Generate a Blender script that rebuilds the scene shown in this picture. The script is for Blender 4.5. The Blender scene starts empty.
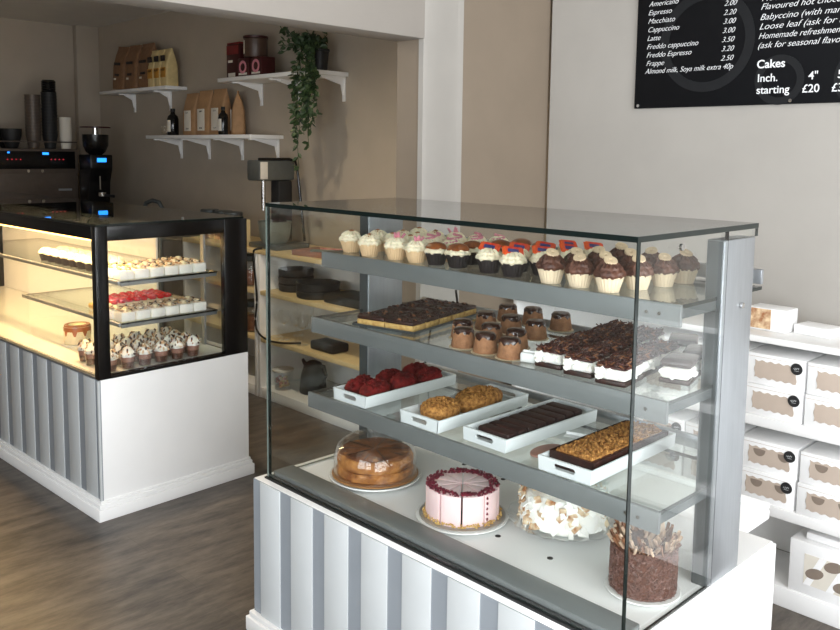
import bpy, bmesh, math, random
from mathutils import Vector, Matrix
R = random.Random(7)
C = bpy.context.scene.collection
PI = math.pi
ORD = ['first','second','third','fourth','fifth','sixth','seventh','eighth','ninth','tenth','eleventh','twelfth','thirteenth','fourteenth','fifteenth','sixteenth','seventeenth','eighteenth','nineteenth','twentieth']

# ------------------------------------------------------------------ materials
def lin(c):
    return tuple(((v/255)/12.92 if v/255 <= .04045 else ((v/255+.055)/1.055)**2.4) for v in c)
MATS = {}
def mat(name, col, rough=.5, metal=0, var=.06, scale=30, bump=0, bscale=None, col2=None, coat=0, emit=None, estr=0, spec=.5, trans=0, stretch=None, sss=0):
    m = bpy.data.materials.new(name); m.use_nodes = True
    nt = m.node_tree; b = nt.nodes['Principled BSDF']
    L = lin(col)
    b.inputs['Roughness'].default_value = rough; b.inputs['Metallic'].default_value = metal
    b.inputs['Specular IOR Level'].default_value = spec
    if coat: b.inputs['Coat Weight'].default_value = coat; b.inputs['Coat Roughness'].default_value = .08
    if sss:
        b.inputs['Subsurface Weight'].default_value = sss; b.inputs['Subsurface Radius'].default_value = (.01,.006,.004)
    tc = nt.nodes.new('ShaderNodeTexCoord'); vec = tc.outputs['Object']
    if stretch:
        mp = nt.nodes.new('ShaderNodeMapping'); mp.inputs['Scale'].default_value = stretch
        nt.links.new(vec, mp.inputs['Vector']); vec = mp.outputs['Vector']
    n = nt.nodes.new('ShaderNodeTexNoise'); n.inputs['Scale'].default_value = scale; n.inputs['Detail'].default_value = 4
    nt.links.new(vec, n.inputs['Vector'])
    r = nt.nodes.new('ShaderNodeValToRGB')
    c2 = lin(col2) if col2 else tuple(min(1, v*(1+var)) for v in L)
    c1 = L if col2 else tuple(v*(1-var) for v in L)
    r.color_ramp.elements[0].position = .35; r.color_ramp.elements[1].position = .65
    r.color_ramp.elements[0].color = (*c1, 1); r.color_ramp.elements[1].color = (*c2, 1)
    nt.links.new(n.outputs['Fac'], r.inputs['Fac']); nt.links.new(r.outputs['Color'], b.inputs['Base Color'])
    if bump:
        n2 = nt.nodes.new('ShaderNodeTexNoise'); n2.inputs['Scale'].default_value = bscale or scale*3; n2.inputs['Detail'].default_value = 3
        nt.links.new(vec, n2.inputs['Vector'])
        bp = nt.nodes.new('ShaderNodeBump'); bp.inputs['Strength'].default_value = bump; bp.inputs['Distance'].default_value = .004
        nt.links.new(n2.outputs['Fac'], bp.inputs['Height']); nt.links.new(bp.outputs['Normal'], b.inputs['Normal'])
    if emit:
        b.inputs['Emission Color'].default_value = (*lin(emit), 1); b.inputs['Emission Strength'].default_value = estr
    MATS[name] = m
    return m
def glass(name, tint, ior=1.5, rough=.0):
    m = bpy.data.materials.new(name); m.use_nodes = True
    nt = m.node_tree; nt.nodes.remove(nt.nodes['Principled BSDF'])
    o = nt.nodes['Material Output']
    t = nt.nodes.new('ShaderNodeBsdfTransparent'); t.inputs['Color'].default_value = (*tint, 1)
    g = nt.nodes.new('ShaderNodeBsdfGlossy'); g.inputs['Roughness'].default_value = rough; g.inputs['Color'].default_value = (1,1,1,1)
    f = nt.nodes.new('ShaderNodeFresnel'); f.inputs['IOR'].default_value = ior
    # the mirror's share is the Fresnel term, the same from both sides of the pane
    ge = nt.nodes.new('ShaderNodeNewGeometry')
    mx = nt.nodes.new('ShaderNodeMix'); mx.data_type = 'FLOAT'
    mx.inputs[2].default_value = ior; mx.inputs[3].default_value = ior
    nt.links.new(ge.outputs['Backfacing'], mx.inputs[0])
    s = nt.nodes.new('ShaderNodeMixShader')
    lw = nt.nodes.new('ShaderNodeLayerWeight'); lw.inputs['Blend'].default_value = .5
    # Schlick: F0 + (1-F0)*(facing)^5
    p = nt.nodes.new('ShaderNodeMath'); p.operation = 'POWER'; p.inputs[1].default_value = 5
    nt.links.new(lw.outputs['Facing'], p.inputs[0])
    F0 = ((ior-1)/(ior+1))**2
    q = nt.nodes.new('ShaderNodeMath'); q.operation = 'MULTIPLY_ADD'; q.inputs[1].default_value = 1-F0; q.inputs[2].default_value = F0
    nt.links.new(p.outputs[0], q.inputs[0])
    for x in (f, ge, mx): nt.nodes.remove(x)
    nt.links.new(q.outputs[0], s.inputs['Fac']); nt.links.new(t.outputs[0], s.inputs[1]); nt.links.new(g.outputs[0], s.inputs[2])
    nt.links.new(s.outputs[0], o.inputs['Surface'])
    MATS[name] = m
    return m

def floor_mat():
    m = bpy.data.materials.new('vinyl_planks'); m.use_nodes = True
    nt = m.node_tree; b = nt.nodes['Principled BSDF']; N = nt.nodes.new; K = nt.links.new
    tc = N('ShaderNodeTexCoord')
    mp = N('ShaderNodeMapping'); mp.inputs['Rotation'].default_value = (0,0,PI/2)
    K(tc.outputs['Object'], mp.inputs['Vector'])
    br = N('ShaderNodeTexBrick'); br.inputs['Scale'].default_value = 1; br.inputs['Brick Width'].default_value = 1.2; br.inputs['Row Height'].default_value = .17
    br.inputs['Mortar Size'].default_value = .0012; br.inputs['Color1'].default_value = (.38,.38,.38,1); br.inputs['Color2'].default_value = (.62,.62,.62,1); br.inputs['Mortar'].default_value = (.2,.2,.2,1)
    K(mp.outputs['Vector'], br.inputs['Vector'])
    m2 = N('ShaderNodeMapping'); m2.inputs['Scale'].default_value = (6.5, 1.5, 1); K(tc.outputs['Object'], m2.inputs['Vector'])
    n = N('ShaderNodeTexNoise'); n.inputs['Scale'].default_value = 2.6; n.inputs['Detail'].default_value = 12; n.inputs['Roughness'].default_value = .72
    K(m2.outputs['Vector'], n.inputs['Vector'])
    r = N('ShaderNodeValToRGB')
    e = r.color_ramp.elements; e[0].position = .36; e[1].position = .66
    e[0].color = (*lin((60,54,49)),1); e[1].color = (*lin((110,101,91)),1)
    K(n.outputs['Fac'], r.inputs['Fac'])
    mx = N('ShaderNodeMix'); mx.data_type = 'RGBA'; mx.blend_type = 'OVERLAY'; mx.inputs[0].default_value = .4
    K(r.outputs['Color'], mx.inputs[6]); K(br.outputs['Color'], mx.inputs[7]); K(mx.outputs[2], b.inputs['Base Color'])
    b.inputs['Roughness'].default_value = .36; b.inputs['Specular IOR Level'].default_value = .4
    bp = N('ShaderNodeBump'); bp.inputs['Strength'].default_value = .12; bp.inputs['Distance'].default_value = .003
    K(n.outputs['Fac'], bp.inputs['Height']); K(bp.outputs['Normal'], b.inputs['Normal'])
    return m

M_floor = floor_mat()
M_white_wall = mat('pale_grey_wall_paint', (169,165,159), .8, var=.02, scale=6, bump=.03, bscale=160, spec=.2)
M_bulk = mat('bulkhead_paint', (154,148,141), .8, var=.02, scale=6, bump=.03, bscale=160, spec=.2)
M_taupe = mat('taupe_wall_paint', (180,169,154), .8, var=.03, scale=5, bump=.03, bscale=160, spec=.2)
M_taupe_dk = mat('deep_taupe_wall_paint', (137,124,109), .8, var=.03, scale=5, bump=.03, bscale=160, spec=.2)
M_ceil = mat('ceiling_paint', (222,218,212), .85, var=.02, scale=6, spec=.2)
M_white = mat('white_laminate', (243,243,242), .35, var=.01, scale=8)
M_white_board = mat('white_painted_board', (196,200,201), .45, var=.015, scale=10, spec=.3)
M_grey_stripe = mat('grey_stripe_paint', (140,146,152), .5, var=.02, scale=10, spec=.3)
M_rail = mat('grey_enamel', (111,115,115), .38, var=.03, scale=12)
M_steel = mat('brushed_steel', (164,168,172), .38, .75, var=.04, scale=20, stretch=(6,6,.5))
M_dark_steel = mat('dark_steel', (92,98,100), .35, .6, var=.05, scale=20)
M_chrome = mat('chrome', (215,215,215), .12, 1, var=.02)
M_black = mat('black_gloss', (14,14,15), .25, var=.1, scale=12)
M_black_matte = mat('black_matte', (28,28,29), .6, var=.1, scale=30)
M_char = mat('charcoal_metal', (92,82,74), .4, .2, var=.06, scale=20)
M_rubber = mat('dark_gasket', (20,22,22), .6, var=.1)
M_edge_lit = mat('lit_glass_edge', (112,124,118), .2, var=.08)  # same glass as the dark edge, its brighter reflection painted into the colour
M_edge = mat('green_glass_edge', (12,24,23), .15, var=.1)
M_glass = glass('clear_pane', (.975,.987,.982))
M_glass_thin = glass('clear_tableware', (.985,.988,.988))
M_glass_shelf = glass('shelf_pane', (.88,.92,.905))
M_glass_dark = glass('tinted_top_pane', (.62,.66,.66))
M_crystal = glass('crystal_glass', (.93,.94,.94), 2.3)
M_porc = mat('white_porcelain', (240,240,238), .2, var=.01, coat=.3)
M_tray = mat('white_enamel_tray', (226,231,232), .4, var=.02, scale=14)
M_board_gold = mat('gold_cake_board', (176,128,78), .45, .2, var=.1)
M_silver = mat('silver_cake_board', (176,172,168), .35, .5, var=.05)
M_sponge = mat('golden_sponge', (206,142,78), .8, col2=(140,82,40), scale=34, bump=1, bscale=120, spec=.2)
M_crust = mat('cinnamon_crust', (150,92,54), .7, col2=(92,50,30), scale=22, bump=.7, bscale=70, spec=.25)
M_pink = mat('pink_buttercream', (246,216,216), .55, var=.02, scale=20, sss=.15)
M_crumb = mat('raspberry_crumb', (128,22,50), .7, col2=(84,12,34), scale=90)
M_biscuit = mat('biscuit_crumb', (214,180,112), .85, col2=(184,140,78), scale=80)
M_cream = mat('cream_frosting', (246,231,200), .55, var=.03, scale=40, sss=.15)
M_meringue = mat('white_meringue', (250,247,240), .6, var=.03, scale=30, bump=.4, bscale=60, sss=.1)
M_flake = mat('toasted_flake', (240,222,190), .7, col2=(164,104,54), scale=45)
M_flake_w = mat('white_flake', (250,248,242), .6, var=.03)
M_choc = mat('dark_chocolate', (58,27,19), .42, col2=(38,17,13), scale=60, bump=.35, bscale=90)
M_shave = mat('chocolate_shaving', (78,36,28), .4, col2=(48,21,17), scale=60)
M_choc_gloss = mat('chocolate_glaze', (52,24,16), .2, col2=(38,17,12), scale=30, coat=.4)
M_milk = mat('milk_chocolate', (134,88,58), .45, col2=(110,68,44), scale=40)
M_caramel = mat('caramel_drizzle', (150,84,40), .3, col2=(120,62,28), scale=50)
M_choc_frost = mat('chocolate_frosting', (104,64,48), .5, col2=(72,40,30), scale=60)
M_pud = mat('chocolate_sponge', (158,114,82), .75, col2=(134,94,66), scale=70, bump=.5, bscale=160, spec=.2)
M_sprk = mat('chocolate_sprinkle', (126,90,80), .4, col2=(82,54,47), scale=150)
M_curl_w = mat('white_chocolate_curl', (220,196,170), .4, col2=(176,140,116), scale=40)
M_redvelvet = mat('red_velvet_crumb', (122,26,24), .75, col2=(74,12,14), scale=50, bump=1, bscale=110, spec=.25)
M_oat = mat('toasted_nut_crust', (196,142,76), .7, col2=(128,80,34), scale=110, bump=1, bscale=160, spec=.3)
M_brownie = mat('brownie', (58,28,24), .55, col2=(40,18,16), scale=40, bump=.4, bscale=80)
M_case_light = mat('cream_paper_case', (226,190,146), .7, var=.05, scale=40)
M_case_white = mat('white_paper_case', (236,214,182), .7, var=.04, scale=40)
M_case_dark = mat('dark_paper_case', (34,26,26), .5, var=.15, scale=40)
M_paper_disc = mat('baking_paper', (220,200,168), .8, var=.05)
M_pinkstick = mat('pink_wafer', (214,136,150), .5, var=.08)
M_redwrap = mat('red_wrapper', (206,34,26), .35, col2=(226,92,30), scale=60)
M_bluewrap = mat('blue_wrapper_band', (52,56,110), .35, var=.1)
M_button = mat('beige_biscuit_button', (228,200,164), .6, var=.05)
M_nut = mat('brown_nut', (150,92,44), .6, var=.2, scale=60)
M_straw = mat('glazed_strawberry', (226,30,38), .18, col2=(196,14,28), scale=60, coat=.5)
M_drip = mat('caramel_drip', (176,104,62), .25, var=.1)
M_kraft = mat('kraft_paper', (172,134,96), .75, var=.08, scale=25)
M_kraft_dk = mat('brown_paper_bag', (132,98,70), .75, var=.1, scale=25)
M_yellow_bag = mat('pale_yellow_bag', (214,192,138), .6, var=.08, scale=25)
M_orange = mat('orange_print', (196,140,56), .6, var=.1)
M_dkprint = mat('dark_print', (40,32,30), .6, var=.1)
M_label = mat('off_white_label', (222,216,204), .7, var=.03)
M_bottle = mat('dark_bottle_glass', (14,15,16), .15, var=.1)
M_tin_red = mat('red_tin', (112,24,26), .4, var=.12, scale=30)
M_tin_dark = mat('dark_red_tin', (62,20,20), .4, var=.12)
M_tin_brown = mat('brown_canister', (78,58,46), .4, var=.1)
M_leaf = mat('deep_green_leaf', (44,62,38), .5, col2=(62,84,50), scale=20)
M_pot = mat('black_plant_pot', (26,26,26), .5, var=.1)
M_wood_shelf = mat('pale_birch_shelf', (226,202,152), .5, var=.06, scale=8, stretch=(1,8,1))
M_counter = mat('dark_counter', (62,58,54), .4, var=.08, scale=20)
M_chalk = mat('black_menu_board', (15,16,19), .55, var=.06, scale=12, spec=.15)
M_ring = mat('charcoal_ring_print', (31,32,34), .55, var=.06, spec=.15)
M_chalk_txt = mat('white_menu_print', (236,238,240), .6, var=.01)
M_blue_led = mat('blue_display', (40,120,240), .3, emit=(40,140,255), estr=2.2)
M_red_led = mat('red_button_light', (200,40,50), .3, emit=(255,50,70), estr=.8)
M_warm_led = mat('warm_led_strip', (255,214,150), .4, emit=(255,196,110), estr=8)
M_boxwin = mat('kraft_box_insert', (190,174,160), .6, var=.04, scale=14)
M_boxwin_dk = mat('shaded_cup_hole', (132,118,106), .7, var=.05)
M_card = mat('white_card', (246,246,246), .5, var=.01)
M_pinkbrown = mat('pink_brown_wood', (160,116,100), .55, var=.08, scale=20)
M_grey_tub = mat('grey_plastic', (120,126,120), .4, var=.05)
M_mixer = mat('mixer_grey_metal', (104,108,106), .3, .5, var=.05)
M_cable = mat('black_cable', (14,14,14), .5, var=.1)
M_door_frame = mat('shopfront_frame', (230,230,228), .4, var=.02)
M_redpack = mat('pink_red_packet', (176,96,92), .5, col2=(200,150,130), scale=40)

# ------------------------------------------------------------------ mesh builder
class MB:
    def __init__(s): s.bm = bmesh.new(); s.slots = []
    def mi(s, m):
        if m not in s.slots: s.slots.append(m)
        return s.slots.index(m)
    def _merge(s, t, m, T=None):
        if T is not None: bmesh.ops.transform(t, matrix=T, verts=t.verts)
        i = s.mi(m)
        me = bpy.data.meshes.new('tmp')
        for f in t.faces: f.material_index = i
        t.to_mesh(me); t.free(); s.bm.from_mesh(me); bpy.data.meshes.remove(me)
    def box(s, x0,x1,y0,y1,z0,z1, m, b=0, T=None, seg=2):
        t = bmesh.new(); bmesh.ops.create_cube(t, size=1)
        for v in t.verts: v.co = Vector(((x0+x1)/2+v.co.x*(x1-x0),(y0+y1)/2+v.co.y*(y1-y0),(z0+z1)/2+v.co.z*(z1-z0)))
        if b: bmesh.ops.bevel(t, geom=t.edges[:], offset=b, segments=seg, affect='EDGES', profile=.5)
        s._merge(t, m, T); return s
    def pane(s, x0,x1,y0,y1,z0,z1, m, em):
        """a sheet of glass: two clear faces and polished edges, thin axis found by size"""
        d = [x1-x0, y1-y0, z1-z0]; k = d.index(min(d))
        t = bmesh.new(); bmesh.ops.create_cube(t, size=1)
        for v in t.verts: v.co = Vector(((x0+x1)/2+v.co.x*d[0],(y0+y1)/2+v.co.y*d[1],(z0+z1)/2+v.co.z*d[2]))
        t.normal_update()
        i, j = s.mi(m), s.mi(em)
        for f in t.faces: f.material_index = i if abs(f.normal[k]) > .5 else j
        me = bpy.data.meshes.new('tmp'); t.to_mesh(me); t.free(); s.bm.from_mesh(me); bpy.data.meshes.remove(me)
        return s
    def lathe(s, prof, m, n=28, c=(0,0,0), fn=None, T=None, a0=0, a1=2*PI):
        t = bmesh.new(); rings = []
        full = abs(a1-a0-2*PI) < 1e-6
        k = n if full else n+1
        for q,(r,z) in enumerate(prof):
            if r < 1e-6: rings.append([t.verts.new((c[0],c[1],c[2]+z))]); continue
            ring = []
            for i in range(k):
                a = a0+(a1-a0)*i/n; rr, zz = (fn(r,z,a,q) if fn else (r,z))
                ring.append(t.verts.new((c[0]+rr*math.cos(a), c[1]+rr*math.sin(a), c[2]+zz)))
            rings.append(ring)
        for A,B in zip(rings, rings[1:]):
            if len(A)==1 and len(B)==1: continue
            for i in range(n):
                j = (i+1)%k
                if len(A)==1: t.faces.new((A[0],B[j],B[i]))
                elif len(B)==1: t.faces.new((A[i],A[j],B[0]))
                else: t.faces.new((A[i],A[j],B[j],B[i]))
        bmesh.ops.recalc_face_normals(t, faces=t.faces)
        s._merge(t, m, T); return s
    def cyl(s, r, z0, z1, m, c=(0,0), n=20, r2=None, T=None):
        r2 = r if r2 is None else r2
        return s.lathe([(0,z0),(r,z0),(r2,z1),(0,z1)], m, n, (c[0],c[1],0), T=T)
    def tube(s, pts, r, m, n=8, r1=None):
        t = bmesh.new(); pts = [Vector(p) for p in pts]; rings = []
        up = Vector((0,0,1))
        for i,p in enumerate(pts):
            d = (pts[min(i+1,len(pts)-1)]-pts[max(i-1,0)]).normalized()
            a = d.cross(up)
            if a.length < .05: a = d.cross(Vector((1,0,0)))
            a.normalize(); b = d.cross(a)
            rr = r if r1 is None else r+(r1-r)*i/(len(pts)-1)
            rings.append([t.verts.new(p+a*rr*math.cos(2*PI*k/n)+b*rr*math.sin(2*PI*k/n)) for k in range(n)])
        for A,B in zip(rings, rings[1:]):
            for k in range(n): t.faces.new((A[k],A[(k+1)%n],B[(k+1)%n],B[k]))
        t.faces.new(rings[0]); t.faces.new(rings[-1])
        bmesh.ops.recalc_face_normals(t, faces=t.faces)
        s._merge(t, m); return s
    def prism(s, poly, z0, z1, m, T=None, b=0):
        t = bmesh.new()
        A = [t.verts.new((x,y,z0)) for x,y in poly]; B = [t.verts.new((x,y,z1)) for x,y in poly]
        n = len(poly)
        t.faces.new(A[::-1]); t.faces.new(B)
        for i in range(n): t.faces.new((A[i],A[(i+1)%n],B[(i+1)%n],B[i]))
        bmesh.ops.recalc_face_normals(t, faces=t.faces)
        if b: bmesh.ops.bevel(t, geom=t.edges[:], offset=b, segments=2, affect='EDGES', profile=.5)
        s._merge(t, m, T); return s
    def blob(s, c, r, m, amp=.15, sub=2, rnd=R, T=None):
        t = bmesh.new(); bmesh.ops.create_icosphere(t, subdivisions=sub, radius=1)
        p = [rnd.uniform(0,6) for _ in range(3)]
        for v in t.verts:
            k = 1+amp*(math.sin(3*v.co.x+p[0])*math.sin(4*v.co.y+p[1])+.6*math.sin(5*v.co.z+p[2]))
            v.co = Vector((c[0]+v.co.x*r[0]*k, c[1]+v.co.y*r[1]*k, c[2]+v.co.z*r[2]*k))
        s._merge(t, m, T); return s
    def build(s, name, parent=None, world=True, sharp=32, kind=None, label=None):
        if parent is not None and world:
            bmesh.ops.translate(s.bm, vec=-Vector(parent.location), verts=s.bm.verts)
        s.bm.normal_update()
        for f in s.bm.faces: f.smooth = True
        lim = math.radians(sharp)
        for e in s.bm.edges:
            if len(e.link_faces)==2: e.smooth = e.calc_face_angle(0) < lim
            else: e.smooth = False
        me = bpy.data.meshes.new(name); s.bm.to_mesh(me); s.bm.free()
        for m in s.slots: me.materials.append(m)
        o = bpy.data.objects.new(name, me); C.objects.link(o)
        if parent is not None: o.parent = parent
        if kind: o['kind'] = kind
        if label: o['label'] = label
        return o
def thing(name, label, cat, loc=(0,0,0), rz=0, group=None):
    o = bpy.data.objects.new(name, None); C.objects.link(o); o.empty_display_size = .05
    o.location = loc; o.rotation_euler = (0,0,rz); o['label'] = label; o['category'] = cat
    if group: o['group'] = group
    return o
def tag(o, label, cat, group=None):
    o['label'] = label; o['category'] = cat
    if group: o['group'] = group
    return o
def solo(mb, name, label, cat, loc, group=None, rz=0):
    """a thing that is one mesh, built around its own origin"""
    o = mb.build(name); o.location = loc; o.rotation_euler = (0,0,rz)
    return tag(o, label, cat, group)
def dup(src, loc, rz=0, label=None, group=None, scale=None):
    r = src.copy(); C.objects.link(r); r.location = loc; r.rotation_euler = (0,0,rz)
    if label: r['label'] = label
    if group: r['group'] = group
    if scale: r.scale = (scale,)*3
    for ch in list(src.children):
        c = ch.copy(); C.objects.link(c); c.parent = r
        for g in list(ch.children):
            d = g.copy(); C.objects.link(d); d.parent = c
    return r
def struct(mb, name):
    return mb.build(name, kind='structure')
def Tr(x=0,y=0,z=0,rx=0,ry=0,rz=0):
    return Matrix.Translation((x,y,z)) @ Matrix.Rotation(rz,4,'Z') @ Matrix.Rotation(ry,4,'Y') @ Matrix.Rotation(rx,4,'X')
def text(body, size, parent, name, m, loc, rot=(PI/2,0,0), shear=0, off=0, align='LEFT'):
    cu = bpy.data.curves.new('txt','FONT'); cu.body = body; cu.size = size; cu.shear = shear; cu.offset = off; cu.extrude = .0004; cu.align_x = align
    t = bpy.data.objects.new('txt', cu); C.objects.link(t)
    me = bpy.data.meshes.new_from_object(t)
    bpy.data.objects.remove(t); bpy.data.curves.remove(cu)
    me.materials.clear(); me.materials.append(m); me.name = name
    o = bpy.data.objects.new(name, me); C.objects.link(o); o.parent = parent
    o.location = Vector(loc)-Vector(parent.location); o.rotation_euler = rot
    return o

# ------------------------------------------------------------------ the room
XR, YF, ZC = 3.1, -2.9, 2.72
struct(MB().box(-5.3,XR+.1,YF-.1,1.95,-.1,0,M_floor), 'floor')
struct(MB().box(-.14,XR+.15,1.59,1.74,0,ZC,M_white_wall), 'wall_back')
struct(MB().box(-5.25,-.27,1.79,1.94,0,2.6,M_taupe), 'wall_alcove_back')
struct(MB().box(-5.25,-5.1,YF,1.79,0,2.6,M_taupe), 'wall_left')
struct(MB().box(-5.1,-5.03,1.60,1.79,0,2.46,M_taupe,.004), 'trim_1')
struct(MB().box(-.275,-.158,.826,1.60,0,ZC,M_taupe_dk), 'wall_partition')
# pale facing, curve added so daylight fades across it, at the mouth of the alcove, under the end of the bulkhead
nib = [(-.157,.822),(-.132,.822)]+[(-.131-.022*math.sin(t)**2-.006*math.sin(t),.826+.234*t/1.5) for t in [1.5*k/12 for k in range(13)]]+[(-.157,1.06)]
struct(MB().prism(nib,0,ZC,M_white_wall), 'trim_2')
struct(MB().box(-.275,-.13,YF,.8255,1.86,ZC,M_bulk,.002), 'trim_3')
struct(MB().box(-5.25,-.2,YF,1.9,2.46,2.6,M_ceil), 'ceiling_alcove')
struct(MB().box(-.2,XR+.15,YF-.1,1.7,ZC,ZC+.1,M_ceil), 'ceiling')
# street walls, out of the frame, with the shop windows that light the room
fw = MB(); WX0,WX1,WZ0,WZ1 = .3,2.8,.45,2.45
fw.box(-5.25,WX0,YF-.15,YF,0,ZC,M_white_wall).box(WX1,XR+.15,YF-.15,YF,0,ZC,M_white_wall).box(WX0,WX1,YF-.15,YF,0,WZ0,M_white_wall).box(WX0,WX1,YF-.15,YF,WZ1,ZC,M_white_wall)
struct(fw,'wall_front')
rw = MB(); VY0,VY1,VZ0,VZ1 = -2.5,.95,.12,2.5
rw.box(XR,XR+.15,YF-.1,VY0,0,ZC,M_white_wall).box(XR,XR+.15,VY1,1.6,0,ZC,M_white_wall).box(XR,XR+.15,VY0,VY1,0,VZ0,M_white_wall).box(XR,XR+.15,VY0,VY1,VZ1,ZC,M_white_wall)
struct(rw,'wall_right')
w1 = MB(); f=.05
for a,b in ((WX0,WX0+f),(WX1-f,WX1),((WX0+WX1)/2-f/2,(WX0+WX1)/2+f/2)): w1.box(a,b,YF-.1,YF-.04,WZ0,WZ1,M_door_frame)
for a,b in ((WZ0,WZ0+f),(WZ1-f,WZ1)): w1.box(WX0,WX1,YF-.1,YF-.04,a,b,M_door_frame)
w1.box(WX0,WX1,YF-.073,YF-.067,WZ0,WZ1,M_glass_thin)
struct(w1,'window_1')
w2 = MB()
for a,b in ((VY0,VY0+f),(VY1-f,VY1),(-.8,-.75)): w2.box(XR+.04,XR+.1,a,b,VZ0,VZ1,M_door_frame)
for a,b in ((VZ0,VZ0+f),(VZ1-f,VZ1)): w2.box(XR+.04,XR+.1,VY0,VY1,a,b,M_door_frame)
w2.box(XR+.067,XR+.073,VY0,VY1,VZ0,VZ1,M_glass_thin)
struct(w2,'window_2')

# ------------------------------------------------------------------ main display case
case = thing('display_case','large frameless glass display case with grey and white striped front','display case',(.63,.365,0))
D = .479
b = MB(); b.box(0,1.26,.004,.73,.03,D,M_white,.002); b.build('base',case)
b = MB(); b.box(0.0,1.26,.001,.004,.05,D-.002,M_grey_stripe)
for k in range(8):
    x0 = .040+.1535*k
    b.box(x0,min(x0+.099,1.26),-.003,.001,.05,D-.001,M_white_board,.001)
b.build('striped_front',case)
b = MB()
b.box(-.018,1.272,-.020,.74,0,.045,M_white,.003).box(-.010,1.266,-.013,.735,.045,.062,M_white,.004)
b.build('plinth',case)
b = MB(); b.box(.012,1.25,.12,.728,D,D+.003,M_white); b.build('deck',case)
b = MB(); b.box(.03,1.235,.052,.122,D,.497,M_rail,.002); b.build('front_channel',case,label='grey metal channel along the front of the deck')
b = MB(); b.box(.025,1.252,.024,.05,D,.484,M_rubber); b.build('gasket',case)
for x,y in ((.13,.545),(.36,.54),(.521,.537),(.756,.237),(.919,.239)):
    MB().cyl(.0075,D+.003,D+.004,M_black_matte,(x,y),16).build('vent_hole',case)
b = MB(); b.pane(.0385,1.25,.030,.040,.485,1.291,M_glass,M_edge); b.build('front_pane',case)
b = MB(); b.pane(1.241,1.25,.041,.40,.485,1.291,M_glass,M_edge); b.pane(1.243,1.25,.40,.545,1.273,1.291,M_glass,M_edge); b.build('side_pane',case)
b = MB(); b.pane(.03,.038,.030,.40,.485,1.291,M_glass,M_edge_lit); b.build('side_pane',case)
b = MB(); b.pane(.03,1.25,.030,.547,1.2915,1.3025,M_glass_dark,M_edge); b.build('top_pane',case)
for x0,x1 in ((1.206,1.249),(.031,.074)):
    p = MB().box(x0,x1,.388,.536,D+.003,1.272,M_steel,.003).box(x0+.004,x1-.004,.384,.389,D+.003,1.27,M_dark_steel).build('pillar',case)
for y,z in ((.191,1.272),(.477,1.12)):
    b = MB(); b.cyl(.007,0,.006,M_chrome,n=16,T=Tr(1.25,y,z,ry=PI/2)); b.build('screw',case,label='chrome screw head')
SH = [(1.148,.222),(.952,.183),(.721,.170)]
for z,y in SH:
    s_ = MB().pane(.052,1.238,y+.008,.530,z-.008,z,M_glass_shelf,M_edge); xr, yr, hr = (1.238,.61,.03) if z > 1.1 else (1.13,.652,.0)
    s_.pane(.052,xr,.5302,yr,z-.008,z,M_glass_shelf,M_edge); s = s_.build('shelf',case)
    MB().box(.05,1.242,y-.004,y+.006,z-.046,z+.001,M_rail,.0015).build('front_rail',s,world=False).location = -Vector(case.location)
    for q0,q1 in ((.056,.066),(1.226,1.236)): MB().box(q0,q1,y+.008,.53,z-.030,z-.009,M_dark_steel).build('shelf_bracket',s,world=False).location = -Vector(case.location)
    MB().box(.05,xr,yr-.006,yr+.006,z-.025+hr,z+.010+hr,M_steel,.002).build('rear_rail',s,world=False).location = -Vector(case.location)
    for x in (1.195,1.165):
        MB().cyl(.004,0,.003,M_chrome,n=12,T=Tr(x,y-.004,z-.022,rx=PI/2)).build('screw',s,world=False).location = -Vector(case.location)
b = MB(); b.box(.02,1.16,.73,.925,D-.028,D,M_white,.004).box(.02,1.16,.905,.925,D,D+.02,M_white,.005); b.build('rear_worktop',case)
b = MB(); b.tube([(.20,.66,1.0),(.17,.70,.95),(.10,.72,.90),(.02,.735,.88),(-.02,.74,.7),(0.0,.745,.55),(.03,.74,.482)],.004,M_cable); b.build('power_lead',case,label='black power lead')

# ------------------------------------------------------------------ cakes on the deck
ZD = D+.0035
def wob(a1,k1,ph):
    return lambda r,z,a,q: (r*(1+a1*math.sin(k1*a+ph)+.5*a1*math.sin((2*k1+1)*a+2*ph)), z)
# 1 sponge under a dome
cx,cy = .254,.262
solo(MB().lathe([(0,.0),(.085,0),(.095,.006),(.132,.010),(.137,.014),(.136,.017),(.128,.0145),(0,.013)],M_porc,48),'cake_plate','white round cake plate under the domed golden cake','plate',(cx,cy,ZD))
solo(MB().cyl(.129,0,.003,M_board_gold,n=48),'cake_board','gold cake board beneath the golden sponge under the glass dome','cake board',(cx,cy,ZD+.0178))
k = thing('sponge_cake','golden brown two-layer sponge cake under a glass dome','cake',(cx,cy,ZD+.0212))
def spf(r,z,a,q): return (r*(1+.016*math.sin(5*a+q*2)+.010*math.sin(13*a+q)+.007*math.sin(29*a+3*q)), z+.0015*math.sin(5*a+q))
MB().lathe([(0,0),(.108,0),(.113,.006),(.113,.022),(.108,.028),(0,.028)],M_sponge,64,fn=spf).build('sponge_layer',k,world=False)
MB().lathe([(0,.0285),(.107,.0285),(.112,.034),(.114,.052),(.108,.062),(.098,.0665),(.05,.069),(0,.07)],M_sponge,64,fn=spf).build('sponge_layer',k,world=False)
t = MB(); t.lathe([(0,.0715),(.05,.0712),(.098,.069),(.104,.0655),(.1035,.0645)],M_crust,64,fn=spf)
for j in range(10):
    a = j*PI/5+.2
    t.box(.006,.1,-.001,.001,.0705,.0722,M_choc,T=Matrix.Rotation(a,4,'Z'))
t.build('crust',k,world=False)
dm = thing('glass_dome','clear glass cake dome with knob over the golden sponge','cake dome',(cx,cy,ZD+.0212))
dp = [(.1235,0),(.1245,.03),(.1225,.055),(.113,.082),(.092,.101),(.06,.112),(.025,.1155),(.012,.1165)]
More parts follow.
